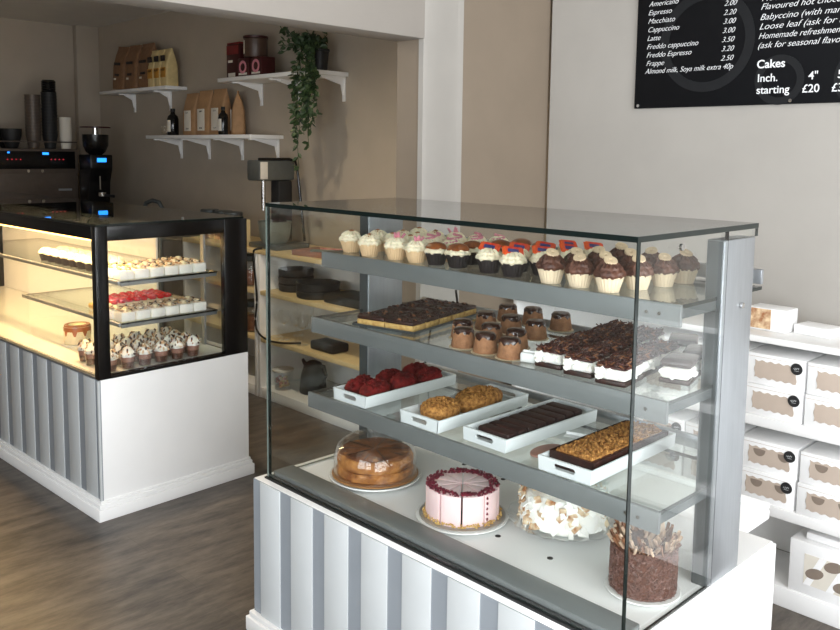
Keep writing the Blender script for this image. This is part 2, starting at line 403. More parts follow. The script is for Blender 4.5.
MB().lathe(dp+[(r-.002,z-.0015) for r,z in dp[::-1]],M_glass_thin,48).build('cover',dm,world=False)
MB().lathe([(0,.116),(.012,.1165),(.008,.122),(.014,.130),(.0175,.138),(.015,.147),(.008,.151),(0,.152)],M_crystal,24).build('knob',dm,world=False)
MB().lathe([(.1237,0),(.1255,.001),(.1257,.004),(.1242,.005)],M_crystal,48).build('rim',dm,world=False)
# 2 pink sliced cake
cx,cy = .618,.2515
solo(MB().lathe([(0,0),(.08,0),(.117,.007),(.1245,.0085),(.1235,.0105),(0,.0095)],M_porc,48),'cake_plate','white plate under the pink sliced cake','plate',(cx,cy,ZD))
solo(MB().cyl(.1155,0,.003,M_silver,n=48),'cake_board','silver cake board beneath the pink sliced cake','cake board',(cx,cy,ZD+.011))
k = thing('pink_cake','pink buttercream cake cut into slices with dark red crumb ring','cake',(cx,cy,ZD+.0143))
for j in range(10):
    a0 = 2*PI*j/10+.42; w = 2*PI/10; g = .0016 if j not in (0,7) else .003
    poly = []
    mid = a0+w/2; o = Vector((math.cos(mid),math.sin(mid)))*(g/math.sin(w/2))
    poly.append((o.x,o.y))
    rr = .0985
    da = g/rr
    for q in range(9):
        a = a0+da+(w-2*da)*q/8; poly.append((rr*math.cos(a),rr*math.sin(a)))
    MB().prism(poly,.0,.0815,M_pink,b=.0014).build('cake_slice',k,world=False)
t = MB()
for j in range(460):
    a = R.uniform(0,2*PI); r = R.uniform(.071,.0975); t.blob((r*math.cos(a),r*math.sin(a),.083+R.uniform(0,.002)),[R.uniform(.002,.0042) for _ in range(3)],M_crumb,.2,1)
t.build('crumb_ring',k,world=False,kind='stuff',label='ring of dark red crumbs')
t = MB()
for j in range(230):
    a = R.uniform(0,2*PI); r = R.uniform(.0995,.105); t.blob((r*math.cos(a),r*math.sin(a),R.uniform(.001,.010)),[R.uniform(.002,.004) for _ in range(3)],M_biscuit,.2,1)
t.build('biscuit_crumbs',k,world=False,kind='stuff',label='golden biscuit crumbs round the base')
t = MB()
for j in range(5): t.blob((.0985*math.cos(-.12),.0985*math.sin(-.12),.016+.014*j),(.0035,.004,.0045),M_crumb,.2,1)
t.build('berry_pieces',k,world=False,label='dark berry pieces showing in one cut')
# 3 meringue and coconut flake cake on glass stand
cx,cy = .845,.395
gs = thing('glass_cake_plate','wide scalloped clear glass cake plate under the flaked white cake','plate',(cx,cy,ZD))
scal = lambda r,z,a,q: (r*(1+(.018*math.cos(20*a) if r>.13 else 0)), z)
MB().lathe([(0,.022),(.06,.022),(.115,.024),(.138,.030),(.146,.034),(.146,.037),(.136,.034),(.115,.028),(0,.0265)],M_crystal,80,fn=scal).build('plate_top',gs,world=False)
MB().lathe([(.05,0),(.052,.002),(.032,.012),(.03,.0218),(.026,.0218),(.028,.011),(.046,.001)],M_crystal,40).build('foot',gs,world=False)
k = thing('meringue_cake','white cream cake covered in toasted brown and white flakes','cake',(cx,cy,ZD+.028))
MB().lathe([(0,0),(.104,0),(.111,.006),(.111,.04),(.108,.068),(.098,.084),(.07,.093),(.03,.096),(0,.096)],M_meringue,64,fn=lambda r,z,a,q:(r*(1+.03*math.sin(5*a+q)+.02*math.sin(11*a-q)),z)).build('cream',k,world=False)
for nm,m,cnt in (('white_flakes',M_flake_w,200),('toasted_flakes',M_flake,190)):
    t = MB()
    for j in range(cnt):
        a = R.uniform(0,2*PI)
        if nm[0]=='t' and R.random()<.6: a = R.gauss(3.6,.75)
        L = R.uniform(.007,.015); W = R.uniform(.005,.010); spin = Matrix.Rotation(R.uniform(0,6.3),4,'Z')
        if R.random()<.6:
            z = R.uniform(.006,.09); r = .112-.12*max(0,z-.07); ry = PI/2-R.uniform(-.2,.9)
        else:
            r = .1*math.sqrt(R.random()); z = .099+R.uniform(-.002,.007); ry = R.uniform(-.45,.45)
        t.box(-L,L,-W,W,-.0016,.0016,m,.0007,T=Tr(r*math.cos(a),r*math.sin(a),z,0,ry,a+R.uniform(-.3,.3)) @ spin,seg=1)
    t.build(nm,k,world=False,kind='stuff')
# 4 chocolate sprinkle cake with curls
cx,cy = 1.153,.268
solo(MB().lathe([(0,0),(.05,0),(.078,.006),(.083,.008),(.082,.010),(0,.009)],M_porc,48),'cake_plate','small white plate under the tall chocolate sprinkle cake','plate',(cx,cy,ZD))
k = thing('chocolate_cake','tall chocolate cake coated in brown sprinkles and topped with curls','cake',(cx,cy,ZD+.0103))
MB().lathe([(0,0),(.069,0),(.072,.004),(.072,.098),(.067,.104),(0,.105)],M_choc_frost,48).build('cake_body',k,world=False)
t = MB()
for j in range(1500):
    a = R.uniform(0,2*PI); z = R.uniform(.003,.1)
    t.box(-.0042,.0042,-.0011,.0011,-.0011,.0011,M_sprk,T=Tr(.0725*math.cos(a),.0725*math.sin(a),z,R.uniform(0,3),R.uniform(-1.4,1.4),a+PI/2+R.uniform(-.5,.5)))
t.build('sprinkles',k,world=False,kind='stuff',label='coat of chocolate sprinkles')
for nm,m,cnt in (('white_curls',M_curl_w,70),('dark_curls',M_milk,40)):
    t = MB()
    for j in range(cnt):
        a = R.uniform(0,2*PI); r = R.uniform(.02,.066)
        if R.random()<.5: r = R.uniform(.056,.068)
        L = R.uniform(.015,.027)
        t.lathe([(.0040,-L),(.0048,0),(.0040,L),(.0030,L),(.0034,-L)],m,7,a0=0,a1=4.4,T=Tr(r*math.cos(a),r*math.sin(a),.112+R.uniform(-.012,.004),R.uniform(-.5,.5),R.uniform(.1,.7),a+R.uniform(-.3,.3)))
    t.build(nm,k,world=False,kind='stuff')

# ------------------------------------------------------------------ white trays on the low shelf
Z3 = .7215
def tray_proto():
    t = thing('serving_tray','','tray',(0,0,0))
    x,y,h = .0725,.19,.034; tk=.006; lean=.004
    b = MB()
    b.box(-x+.004,x-.004,-y+.004,y-.004,0,.005,M_tray,.0015)
    for sx in (-1,1):
        b.box(-tk/2,tk/2,-y,y,0,h,M_tray,.0018,T=Tr(sx*(x-.004),0,0,ry=sx*.10))
    b.build('tray_body',t,world=False)
    for sy in (-1,1):
        e = MB()
        # end wall with an oblong hand hole
        X = x-.002; hw,hh = .030,.0065; zc = h*.56
        out = [(-X,.0),(X,.0),(X+.0025,h),(-X-.0025,h)]
        hole = [(hw*math.cos(a)*.25+(hw*.75 if math.cos(a)>0 else -hw*.75), zc+hh*math.sin(a)) for a in [2*PI*i/24 for i in range(24)]]
        bm = bmesh.new()
        rings=[]
        for yy in (-tk/2,tk/2):
            O=[bm.verts.new((px,yy,pz)) for px,pz in out]; H=[bm.verts.new((px,yy,pz)) for px,pz in hole]
            for L in (O,H):
                for i in range(len(L)): bm.edges.new((L[i],L[(i+1)%len(L)]))
            es=[bm.edges.get((L[i],L[(i+1)%len(L)])) for L in (O,H) for i in range(len(L))]
            bmesh.ops.triangle_fill(bm, edges=es, use_beauty=True)
            rings.append((O,H))
        for a,bb in zip(rings[0],rings[1]):
            for i in range(len(a)): bm.faces.new((a[i],a[(i+1)%len(a)],bb[(i+1)%len(a)],bb[i]))
        bmesh.ops.recalc_face_normals(bm, faces=bm.faces)
        e._merge(bm,M_tray,Tr(0,sy*(y-.003),0,rx=0))
        e.build('handle_end',t,world=False)
    return t
tp = tray_proto()
TL = [(.227,.371),(.517,.371),(.736,.392),(.989,.372)]
tn = ['white tray holding dark red cakes, leftmost on low shelf','white tray holding the two nutty loaves','white tray holding dark brownie slices in a row','white tray holding nut-topped loaf in dark liner, rightmost']
for i,(x,y) in enumerate(TL):
    t_ = tp if i==0 else dup(tp,(0,0,0))
    t_.location=(x,y,Z3); t_.rotation_euler=(0,0,(.01,.01,-.02,.015)[i]); t_['label']=tn[i]; t_['group']='white serving trays'
zt = Z3+.0055
# tray 1: six rough dark red cakes
names6 = [('left','front'),('right','front'),('left','middle'),('right','middle'),('left','back'),('right','back')]
for j,(sx,ry) in enumerate(names6):
    x = TL[0][0]+(-.0315 if sx=='left' else .0315); y = TL[0][1]-.115+.112*(j//2)+R.uniform(-.004,.004)
    m = MB().blob((0,0,.026),(.0305,.055,.030),M_redvelvet,.10,3)
    for q in range(60):
        a=R.uniform(0,2*PI); r=math.sqrt(R.uniform(0,.9)); z=.026+.030*math.sqrt(max(0,1-r*r))
        m.blob((.0285*r*math.cos(a),.052*r*math.sin(a),z-.002),[R.uniform(.004,.008) for _ in range(3)],M_redvelvet,.25,1)
    for v in m.bm.verts: v.co.z = max(.0005,v.co.z); v.co.x = max(-.031,min(.031,v.co.x))
    solo(m,'red_velvet_cake','dark red rough cake in white tray, %s of its %s pair'%(sx,ry),'cake',(x,y,zt),'dark red cakes in the white tray',rz=R.uniform(-.04,.04))
# tray 2: two nutty loaves
for j,(dy,L,w) in enumerate(((-.105,.062,'nearer the case front'),(.05,.09,'further back'))):
    m = MB().blob((0,0,.022),(.052,L,.034),M_oat,.06,3)
    for q in range(150):
        a=R.uniform(0,2*PI); r=R.uniform(0,.95); z=.022+.034*math.sqrt(max(0,1-r*r))
        m.blob((.052*r*math.cos(a),L*r*math.sin(a),z),[R.uniform(.003,.006) for _ in range(3)],M_oat,.2,1)
    for v in m.bm.verts: v.co.z = max(.0005,v.co.z)
    solo(m,'nut_loaf','golden nut-crusted loaf in white tray, %s of two'%w,'loaf cake',(TL[1][0],TL[1][1]+dy,zt),'nut-crusted loaves in second tray')
# tray 3: eight brownie slices
for j in range(8):
    m = MB().box(-.052,.052,-.0185,.0185,0,.030,M_brownie,.006,seg=3)
    solo(m,'brownie_slice','dark brownie slice in white tray, %s from the front of the row'%ORD[j],'brownie',(TL[2][0]+R.uniform(-.002,.002),TL[2][1]-.142+.0405*j,zt),'brownie slices in the third tray',rz=R.uniform(-.02,.02))
# tray 4: loaf in liner
lf = thing('nut_topped_loaf','long loaf with golden chopped nut top in dark paper liner','loaf cake',(TL[3][0],TL[3][1]+.005,zt))
b = MB(); b.box(-.0585,.0585,-.165,.165,0,.004,M_choc)
for sx in (-1,1): b.box(-.001,.001,-.165,.165,0,.036,M_choc,T=Tr(sx*.0585,0,0,ry=sx*.06))
for sy in (-1,1): b.box(-.0585,.0585,-.001+sy*.165,.001+sy*.165,0,.036,M_choc)
b.build('paper_liner',lf,world=False,label='dark brown paper liner')
MB().box(-.055,.055,-.161,.161,.0045,.034,M_choc_frost,.006).build('loaf',lf,world=False)
t = MB()
for q in range(520):
    x=R.uniform(-.05,.05); y=R.uniform(-.158,.158); t.blob((x,y,.036+.006*(1-(x/.055)**2)),[R.uniform(.003,.0062) for _ in range(3)],M_oat,.2,1)
t.box(-.05,.05,-.156,.156,.033,.039,M_oat,.003)
t.build('nut_topping',lf,world=False,kind='stuff',label='golden chopped nut topping')
b = MB(); b.prism([(.03*math.cos(a),.055*math.sin(a)) for a in [2*PI*i/24 for i in range(24)]],0,.006,M_pinkbrown,b=.0015)
solo(b,'wooden_paddle','small pink-brown wooden paddle lying between two white trays','paddle',(.866,.285,Z3+.0005))
b = MB(); b.box(-.028,.028,-.02,.02,0,.001,M_card).box(-.028,.028,-.02,-.019,0,.008,M_card,T=Tr(0,.02,0))
solo(b,'paper_scrap','folded white paper scrap lying between the brownie and nut trays','paper',(.845,.44,Z3+.0005),rz=.3)

# ------------------------------------------------------------------ middle shelf
Z2 = .9525
bt = MB(); bt.box(-.108,.108,-.183,.183,0,.002,M_dark_steel); 
for s in (-1,1): bt.box(-.108,.108,s*.183-.0015,s*.183+.0015,0,.007,M_dark_steel).box(s*.108-.0015,s*.108+.0015,-.183,.183,0,.007,M_dark_steel)
A4 = .20; bx,by = .296,.396
solo(bt,'baking_tray','dark baking tray under the chocolate biscuit bars','tray',(bx,by,Z2),rz=A4)
bar = thing('biscuit_bar','','biscuit bar')
MB().box(-.048,.048,-.033,.033,0,.017,M_biscuit,.002).build('biscuit_base',bar,world=False)
t = MB(); t.box(-.048,.048,-.033,.033,.0172,.028,M_choc,.003)
for q in range(22): t.blob((R.uniform(-.043,.043),R.uniform(-.029,.029),.028),(R.uniform(.004,.010),R.uniform(.004,.008),R.uniform(.003,.006)),M_choc if q<19 else M_milk,.2,1)
t.build('chocolate_top',bar,world=False)
cA,sA = math.cos(A4),math.sin(A4)
for j in range(10):
    c_,r_ = j%2, j//2
    lx,ly = (-.05+.1*c_), (-.142+.071*r_)
    o = bar if j==0 else dup(bar,(0,0,0))
    o.location=(bx+cA*lx-sA*ly, by+sA*lx+cA*ly, Z2+.0025); o.rotation_euler=(0,0,A4+R.uniform(-.025,.025)+(PI if R.random()<.4 else 0))
    o['label']='chocolate-topped biscuit bar in %s column, %s from the front'%(('left','right')[c_],ORD[r_]); o['group']='chocolate biscuit bars'
pud = thing('chocolate_pudding','','pudding')
MB().lathe([(0,.0015),(.0305,.0015),(.032,.006),(.027,.038),(.024,.046),(0,.047)],M_pud,28,fn=wob(.01,5,1)).build('sponge',pud,world=False)
def dripf(r,z,a,q):
    return (r, z-(.010*max(0,math.sin(4*a+.6))**2+.004*math.sin(7*a) if q==0 else 0))
MB().lathe([(.0275,.040),(.0268,.045),(.0225,.0505),(.012,.0525),(0,.053)],M_choc_gloss,32,fn=dripf).build('chocolate_topping',pud,world=False)
MB().lathe([(0,0),(.0365,0),(.0375,.001),(0,.0012)],M_paper_disc,24).build('paper_disc',pud,world=False)
PU = [(.628,.233),(.706,.231),(.784,.232),(.552,.312),(.638,.332),(.728,.326),(.520,.445),(.598,.462),(.484,.585),(.690,.455),(.566,.602),(.668,.600)]
PL = ['front row, first from left','front row, second from left','front row, third from left','second row, first from left','second row, second from left','second row, third from left','third row, first from left','third row, second from left','back row, first from left','third row, third from left','back row, second from left','back row, standing apart at right']
for j,(x,y) in enumerate(PU):
    o = pud if j==0 else dup(pud,(0,0,0))
    o.location=(x,y,Z2+.0003); o.rotation_euler=(0,0,R.uniform(0,6)); o['label']='chocolate-topped brown pudding, '+PL[j]; o['group']='chocolate puddings'
mk = thing('card_holder','small blank white block card holder beside the puddings','card holder',(.842,.238,Z2+.0003),.25)
MB().box(-.02,.02,-.016,.016,0,.024,M_porc,.005,seg=3).build('block',mk,world=False)
MB().box(-.016,.016,-.002,.002,.024,.028,M_card).build('card',mk,world=False)
# cream slices with chocolate shavings
def slice_proto(w,L,name):
    s = thing(name,'','cream slice')
    MB().box(-w,w,-L,L,0,.011,M_choc,.003).build('sponge_base',s,world=False)
    m = MB().box(-w*1.0,w*1.0,-L*.98,L*.98,.0112,.036,M_meringue,.008,seg=3)
    for q in range(16): m.blob((R.uniform(-w,w)*.9,-L*R.uniform(.92,1.0),R.uniform(.014,.034)),(R.uniform(.005,.010),.005,.006),M_meringue,.2,1)
    for q in range(18): m.blob((w*R.choice((-1,1))*R.uniform(.94,1.02),R.uniform(-L,L)*.9,R.uniform(.014,.034)),(.005,R.uniform(.005,.010),.006),M_meringue,.2,1)
    m.build('cream',s,world=False)
    t = MB(); t.box(-w*.98,w*.98,-L*.95,L*.93,.036,.042,M_shave,.003)
    for q in range(14): t.blob((R.uniform(-w,w)*.8,R.uniform(-L,L)*.8,.042),(R.uniform(.008,.014),R.uniform(.008,.014),R.uniform(.004,.008)),M_shave,.2,1)
    for q in range(190):
        t.box(-.006,.006,-.0015,.0015,-.0012,.0012,M_shave if R.random()<.85 else M_milk,T=Tr(R.uniform(-w,w)*.95,R.uniform(-L,L)*.95,.044+R.uniform(-.006,.007),R.uniform(-.6,.6),R.uniform(-.6,.6),R.uniform(0,3)))
    t.build('chocolate_shavings',s,world=False,kind='stuff')
    return s
sp = slice_proto(.036,.05,'cream_slice')
rows = [(.905,.268,.0),(.992,.258,.0),(1.083,.25,.0)]
first=True
for c_,(x,y,a) in enumerate(rows):
    for r_ in range(4 if c_<2 else 3):
        o = sp if first else dup(sp,(0,0,0)); first=False
        o.location=(x-.012*r_+R.uniform(-.004,.004), y+.104*r_, Z2+.0003); o.rotation_euler=(0,0,.09+R.uniform(-.05,.05))
        o['label']='cream slice with chocolate shavings, %s column, %s from the front'%(('left','middle','right')[c_],ORD[r_]); o['group']='chocolate cream slices'
gp = thing('glazed_slice','','cream slice')
MB().box(-.034,.034,-.05,.05,0,.010,M_choc,.003).build('sponge_base',gp,world=False)
m = MB().box(-.033,.033,-.051,.049,.0102,.034,M_meringue,.009,seg=3)
for q in range(6): m.blob((R.uniform(-.028,.034),-.048,R.uniform(.014,.03)),(.009,.006,.008),M_meringue,.15,1)
for q in range(6): m.blob((.032,R.uniform(-.045,.04),R.uniform(.014,.03)),(.006,.009,.008),M_meringue,.15,1)
m.build('cream',gp,world=False)
MB().box(-.035,.035,-.042,.051,.034,.052,M_choc_gloss,.008,seg=3).build('chocolate_glaze',gp,world=False)
for j,(x,y,lb) in enumerate(((1.168,.365,'nearest the side pane'),(1.158,.475,'behind the nearer one'),(1.068,.565,'at the back left'))):
    o = gp if j==0 else dup(gp,(0,0,0))
    o.location=(x,y,Z2+.0003); o.rotation_euler=(0,0,.25+.1*j); o['label']='smooth glazed chocolate slice with cream edge, '+lb; o['group']='glazed chocolate slices'

# ------------------------------------------------------------------ cupcakes on the top shelf
Z1 = 1.1485
def flute(r,z,a,q): return (r*(1+.025*math.cos(24*a)), z)
def cup_case(p, m): MB().lathe([(0,0),(.0215,0),(.0315,.034),(.0305,.034),(.0295,.031),(0,.031)],m,72,fn=flute).build('paper_case',p,world=False)
def swirl(p, m, name='frosting', rmax=.032, h=.030, lobes=7, z0=.0315, tw=60):
    f = lambda r,z,a,q: (r*(1+.055*math.sin(lobes*a+tw*z)+.03*math.sin(3*a+40*z)), z+.0015*math.sin(lobes*a*2))
    MB().lathe([(0,z0),(rmax*.92,z0),(rmax*1.06,z0+h*.18),(rmax*1.02,z0+h*.36),(rmax*.86,z0+h*.5),(rmax*.84,z0+h*.64),(rmax*.62,z0+h*.83),(rmax*.36,z0+h*.96),(0,z0+h)],m,56,fn=f).build(name,p,world=False)
def cup(kind):
    p = thing('cupcake','','cupcake')
    if kind=='nut':
        cup_case(p,M_case_light); swirl(p,M_cream)
        MB().blob((0,-.002,.062),(.009,.008,.004),M_nut,.2,1).build('nut',p,world=False)
    elif kind=='crumble':
        cup_case(p,M_case_light); swirl(p,M_cream)
        t = MB()
        for q in range(40):
            a=R.uniform(0,6.3); r=R.uniform(0,.016); t.blob((r*math.cos(a),r*math.sin(a),0.0635-r*.4),(.003,.003,.0022),M_nut,.2,1)
        t.build('crumble',p,world=False,kind='stuff')
    elif kind=='stick':
        cup_case(p,M_case_light); swirl(p,M_cream)
        for q in range(4):
            a=R.uniform(0,6.3); MB().box(-.003,.003,-.003,.003,0,.026,M_pinkstick,.001,T=Tr(.009*math.cos(a),.009*math.sin(a),.052,R.uniform(-.7,.7),R.uniform(-.7,.7))).build('wafer_stick',p,world=False)
    elif kind=='ribbon':
        cup_case(p,M_case_light); swirl(p,M_cream)
        t = MB(); t.tube([(.024*math.cos(a)*(1-a/14),.024*math.sin(a)*(1-a/14),.046+.0024*a) for a in [q*.35 for q in range(26)]],.004,M_pinkstick,6)
        t.build('pink_swirl',p,world=False)
    elif kind=='caramel':
        cup_case(p,M_case_dark); swirl(p,M_cream,h=.026)
        MB().lathe([(.0285,.0445),(.0295,.049),(.022,.0575),(.008,.062),(0,.0625)],M_caramel,28,fn=wob(.05,5,.5)).build('caramel_top',p,world=False)
    elif kind=='wrapper':
        cup_case(p,M_case_dark); swirl(p,M_cream,h=.030)
        MB().box(-.023,.023,-.004,.004,-.012,.012,M_redwrap,.0015,T=Tr(0,.001,.0625,-.75,.12)).box(-.014,.014,-.0046,-.0038,-.006,.004,M_bluewrap,T=Tr(0,.001,.0625,-.75,.12)).box(-.027,-.021,-.001,.001,-.011,.011,M_redwrap,T=Tr(0,.001,.0625,-.75,.12)).box(.021,.027,-.001,.001,-.011,.011,M_redwrap,T=Tr(0,.001,.0625,-.75,.12)).build('wrapped_bar',p,world=False,label='red wrapped chocolate bar piece')
    else:
        cup_case(p,M_case_white); swirl(p,M_choc_frost,h=.036,lobes=9,tw=140,rmax=.033)
        MB().lathe([(.004,.066),(.014,.066),(.0155,.0685),(.0145,.0725),(.0045,.0725),(.003,.069),(.004,.066)],M_button,24,T=Tr(0,-.002,.066,.5) @ Tr(0,0,-.066)).build('biscuit_button',p,world=False,label='beige round button with a centre hole')
    return p
desc = {'nut':'cream-frosted cupcake with brown nut','crumble':'cream-frosted cupcake with brown crumble','stick':'cream-frosted cupcake with pink wafer sticks','ribbon':'cream cupcake with pink swirl','caramel':'dark-cased cupcake with caramel top','wrapper':'dark-cased cupcake with red wrapped bar','button':'chocolate-frosted cupcake with beige button'}
grp = {'nut':'nut cupcakes','crumble':'crumble cupcakes','stick':'pink stick cupcakes','ribbon':'pink swirl cupcakes','caramel':'caramel cupcakes','wrapper':'red wrapper cupcakes','button':'button cupcakes'}
cups = {}
FR = [(.110,.285,'nut'),(.222,.262,'crumble'),(.328,.270,'stick'),(.408,.272,'stick'),(.478,.282,'caramel'),(.556,.284,'caramel'),(.672,.278,'wrapper'),(.754,.272,'wrapper'),(.880,.262,'button'),(.962,.262,'button'),(1.044,.258,'button')]
SR = [(.142,.365,'crumble'),(.226,.350,'nut'),(.300,.352,'nut'),(.378,.355,'ribbon'),(.458,.360,'ribbon'),(.536,.364,'caramel'),(.616,.350,'caramel'),(.706,.356,'wrapper'),(.786,.350,'wrapper'),(.892,.345,'button'),(.976,.343,'button'),(1.066,.342,'button')]
TR_ = [(.166,.448,'crumble'),(.242,.436,'nut'),(.322,.438,'ribbon'),(.404,.440,'ribbon'),(.484,.444,'ribbon'),(.566,.446,'caramel'),(.646,.434,'caramel'),(.728,.438,'wrapper'),(.808,.434,'wrapper'),(.902,.428,'button'),(.992,.426,'button'),(1.082,.428,'button')]
BR = [(.150,.535,'nut'),(.236,.522,'crumble'),(.322,.524,'stick'),(.406,.526,'ribbon'),(.490,.528,'ribbon'),(.574,.530,'caramel'),(.658,.518,'caramel'),(.742,.522,'wrapper'),(.826,.518,'wrapper'),(.912,.512,'button'),(1.000,.512,'button'),(1.088,.514,'button')]
for rn,row in (('front row',FR),('second row',SR),('third row',TR_),('back row',BR)):
    for j,(x,y,k_) in enumerate(row):
        if k_ not in cups: cups[k_] = o = cup(k_)
        else: o = dup(cups[k_],(0,0,0))
        sc = R.uniform(.97,1.05)
        o.location=(x,y,Z1); o.scale=(sc,sc,sc); o.rotation_euler=(0,0,R.uniform(-.6,.6)+(.75 if k_ in('wrapper','button') else R.uniform(0,3)))
        o['label']='%s, %s, %s from left'%(desc[k_],rn,ORD[j]); o['group']=grp[k_]

# ------------------------------------------------------------------ white shelving with cake boxes by the back wall
u = thing('shelving_unit','long low white shelving unit against the back wall','shelving unit',(1.4,1.45,0))
X0,X1,Y0,Y1 = -.09,XR-.02,1.314,1.585
MB().box(X0,X1,Y0-.004,Y1,.855,.877,M_white,.003).build('top',u)
MB().box(X0,X1,Y0,Y1-.012,.577,.612,M_white,.003).build('shelf',u)
MB().box(X0,X1,Y0,Y1-.012,.289,.324,M_white,.003).build('shelf',u)
MB().box(X0,X1,Y0,Y1-.012,.0,.067,M_white,.003).build('plinth',u)
MB().box(X0,X1,Y1-.011,Y1,.068,.854,M_white).build('back_panel',u)
for x in (X0,1.75,X1-.022):
    MB().box(x,x+.022,Y0+.002,Y1-.013,.068,.288,M_white,.002).box(x,x+.022,Y0+.002,Y1-.013,.325,.576,M_white,.002).box(x,x+.022,Y0+.002,Y1-.013,.613,.854,M_white,.002).build('upright',u)
def wavy(x0,x1,z0,z1,n=10,amp=.0026):
    P=[]
    for i in range(25): P.append((x0+(x1-x0)*i/24, z0+amp*math.sin(i/24*2*PI*n/2)))
    for i in range(1,9): P.append((x1+amp*.7*math.sin(i/9*2*PI*1.5), z0+(z1-z0)*i/9))
    for i in range(25): P.append((x1-(x1-x0)*i/24, z1+amp*math.sin(i/24*2*PI*n/2+1)))
    for i in range(1,9): P.append((x0+amp*.7*math.sin(i/9*2*PI*1.5), z1-(z1-z0)*i/9))
    return P
FX = Matrix.Rotation(PI/2,4,'X')
def cake_box(holes):
    p = thing('cake_box','','cake box')
    w,d,h = .188,.22,.101
    MB().box(-w/2,w/2,0,d,0,h,M_card,.002).box(-w/2+.001,w/2-.001,-.0004,.001,h-.0115,h-.0105,M_boxwin).build('carton',p,world=False)
    MB().prism(wavy(-.064,.070,.022,.078),.0006,.0016,M_boxwin,T=FX).build('window',p,world=False,label='wavy-edged window showing brown inside')
    if holes:
        for x in (-.028,.052): 
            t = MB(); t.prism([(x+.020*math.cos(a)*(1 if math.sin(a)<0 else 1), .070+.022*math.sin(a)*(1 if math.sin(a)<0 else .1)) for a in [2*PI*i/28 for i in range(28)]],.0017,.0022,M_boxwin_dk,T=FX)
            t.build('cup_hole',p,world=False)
    s = MB().cyl(.0185,.0026,.0036,M_black_matte,(.070,.072),32,T=FX).build('sticker',p,world=False,label='round black sticker')
    q = MB()
    pts=[(.0605+.0018*i, .071+.0028*math.sin(i*1.9)+.0004*i) for i in range(11)]
    for a,c in zip(pts,pts[1:]): q.prism([(a[0],a[1]),(c[0],c[1]),(c[0],c[1]+.0011),(a[0],a[1]+.0011)],.0037,.0042,M_chalk_txt,T=FX)
    q.prism([(.064,.066),(.077,.0665),(.077,.0672),(.064,.0667)],.0037,.0042,M_chalk_txt,T=FX)
    q.build('script_mark',s,world=False,label='white handwritten mark')
    return p
bx_plain, bx_hole = cake_box(False), cake_box(True)
cols = [(.987,'by the steel pillar'),(1.183,'at the right edge of the photo'),(.791,'behind the steel pillar'),(.595,'seen through the case side')]
for tier,(proto,zz,nm) in enumerate(((bx_plain,(.6125,.7145),'upper shelf'),(bx_hole,(.3245,.4265),'lower shelf'))):
    for ci,(x,cn) in enumerate(cols):
        for si,z in enumerate(zz):
            o = proto if (ci==0 and si==0) else dup(proto,(0,0,0))
            o.location=(x+R.uniform(-.002,.002)-(.008 if tier else 0),Y0+.004+R.uniform(0,.004)+(.006 if si else 0),z); o.rotation_euler=(0,0,R.uniform(-.008,.008))
            o['label']='windowed cake box, %s of pair on %s, %s'%(('bottom','top')[si],nm,cn); o['group']='windowed cake boxes on the %s'%nm
# large cupcake box on the bottom
o = thing('cupcake_box','large white cupcake box with window on the bottom shelf','cake box',(1.235,Y0+.006,.0675))
MB().box(-.165,.165,0,.235,0,.172,M_card,.003).build('carton',o,world=False)
MB().box(-.118,.118,-.0012,0,.035,.135,M_label).build('window',o,world=False,label='clear window showing pale cup insert')
def holef(x,z,r,asp,rot):
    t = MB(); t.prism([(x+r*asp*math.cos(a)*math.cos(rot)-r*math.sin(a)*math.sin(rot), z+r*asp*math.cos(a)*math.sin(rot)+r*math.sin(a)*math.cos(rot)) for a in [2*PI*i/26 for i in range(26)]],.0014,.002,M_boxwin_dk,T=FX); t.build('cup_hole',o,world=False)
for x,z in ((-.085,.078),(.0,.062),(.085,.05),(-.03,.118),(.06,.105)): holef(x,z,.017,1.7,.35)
for i in range(3):
    t = MB(); t.prism([(-.118+.07*i,.035),(-.096+.07*i,.035),(-.05+.07*i,.135),(-.072+.07*i,.135)],.0016,.0019,M_card,T=FX); t.build('insert_rib',o,world=False)
solo(MB().box(-.15,.15,0,.2,0,.022,M_card,.002),'flat_carton','flat white carton lying on top of the large cupcake box','carton',(1.26,Y0+.03,.2415))
# on top of the unit
o = thing('gift_cake_box','white box with golden brown photo print on the shelving top','cake box',(.925,1.40,.8775),.0)
MB().box(-.07,.06,0,.09,0,.075,M_card,.003).build('carton',o,world=False)
M_photo = mat('golden_food_print',(238,214,176),.5,col2=(150,84,40),scale=38)
MB().box(-.068,.008,-.0012,0,.006,.072,M_photo).build('print',o,world=False,label='golden brown food print')
solo(MB().box(-.06,.06,0,.09,0,.03,M_card,.002),'flat_carton','flat white carton beside printed box on shelving top','carton',(1.055,1.43,.8775),rz=-.1)

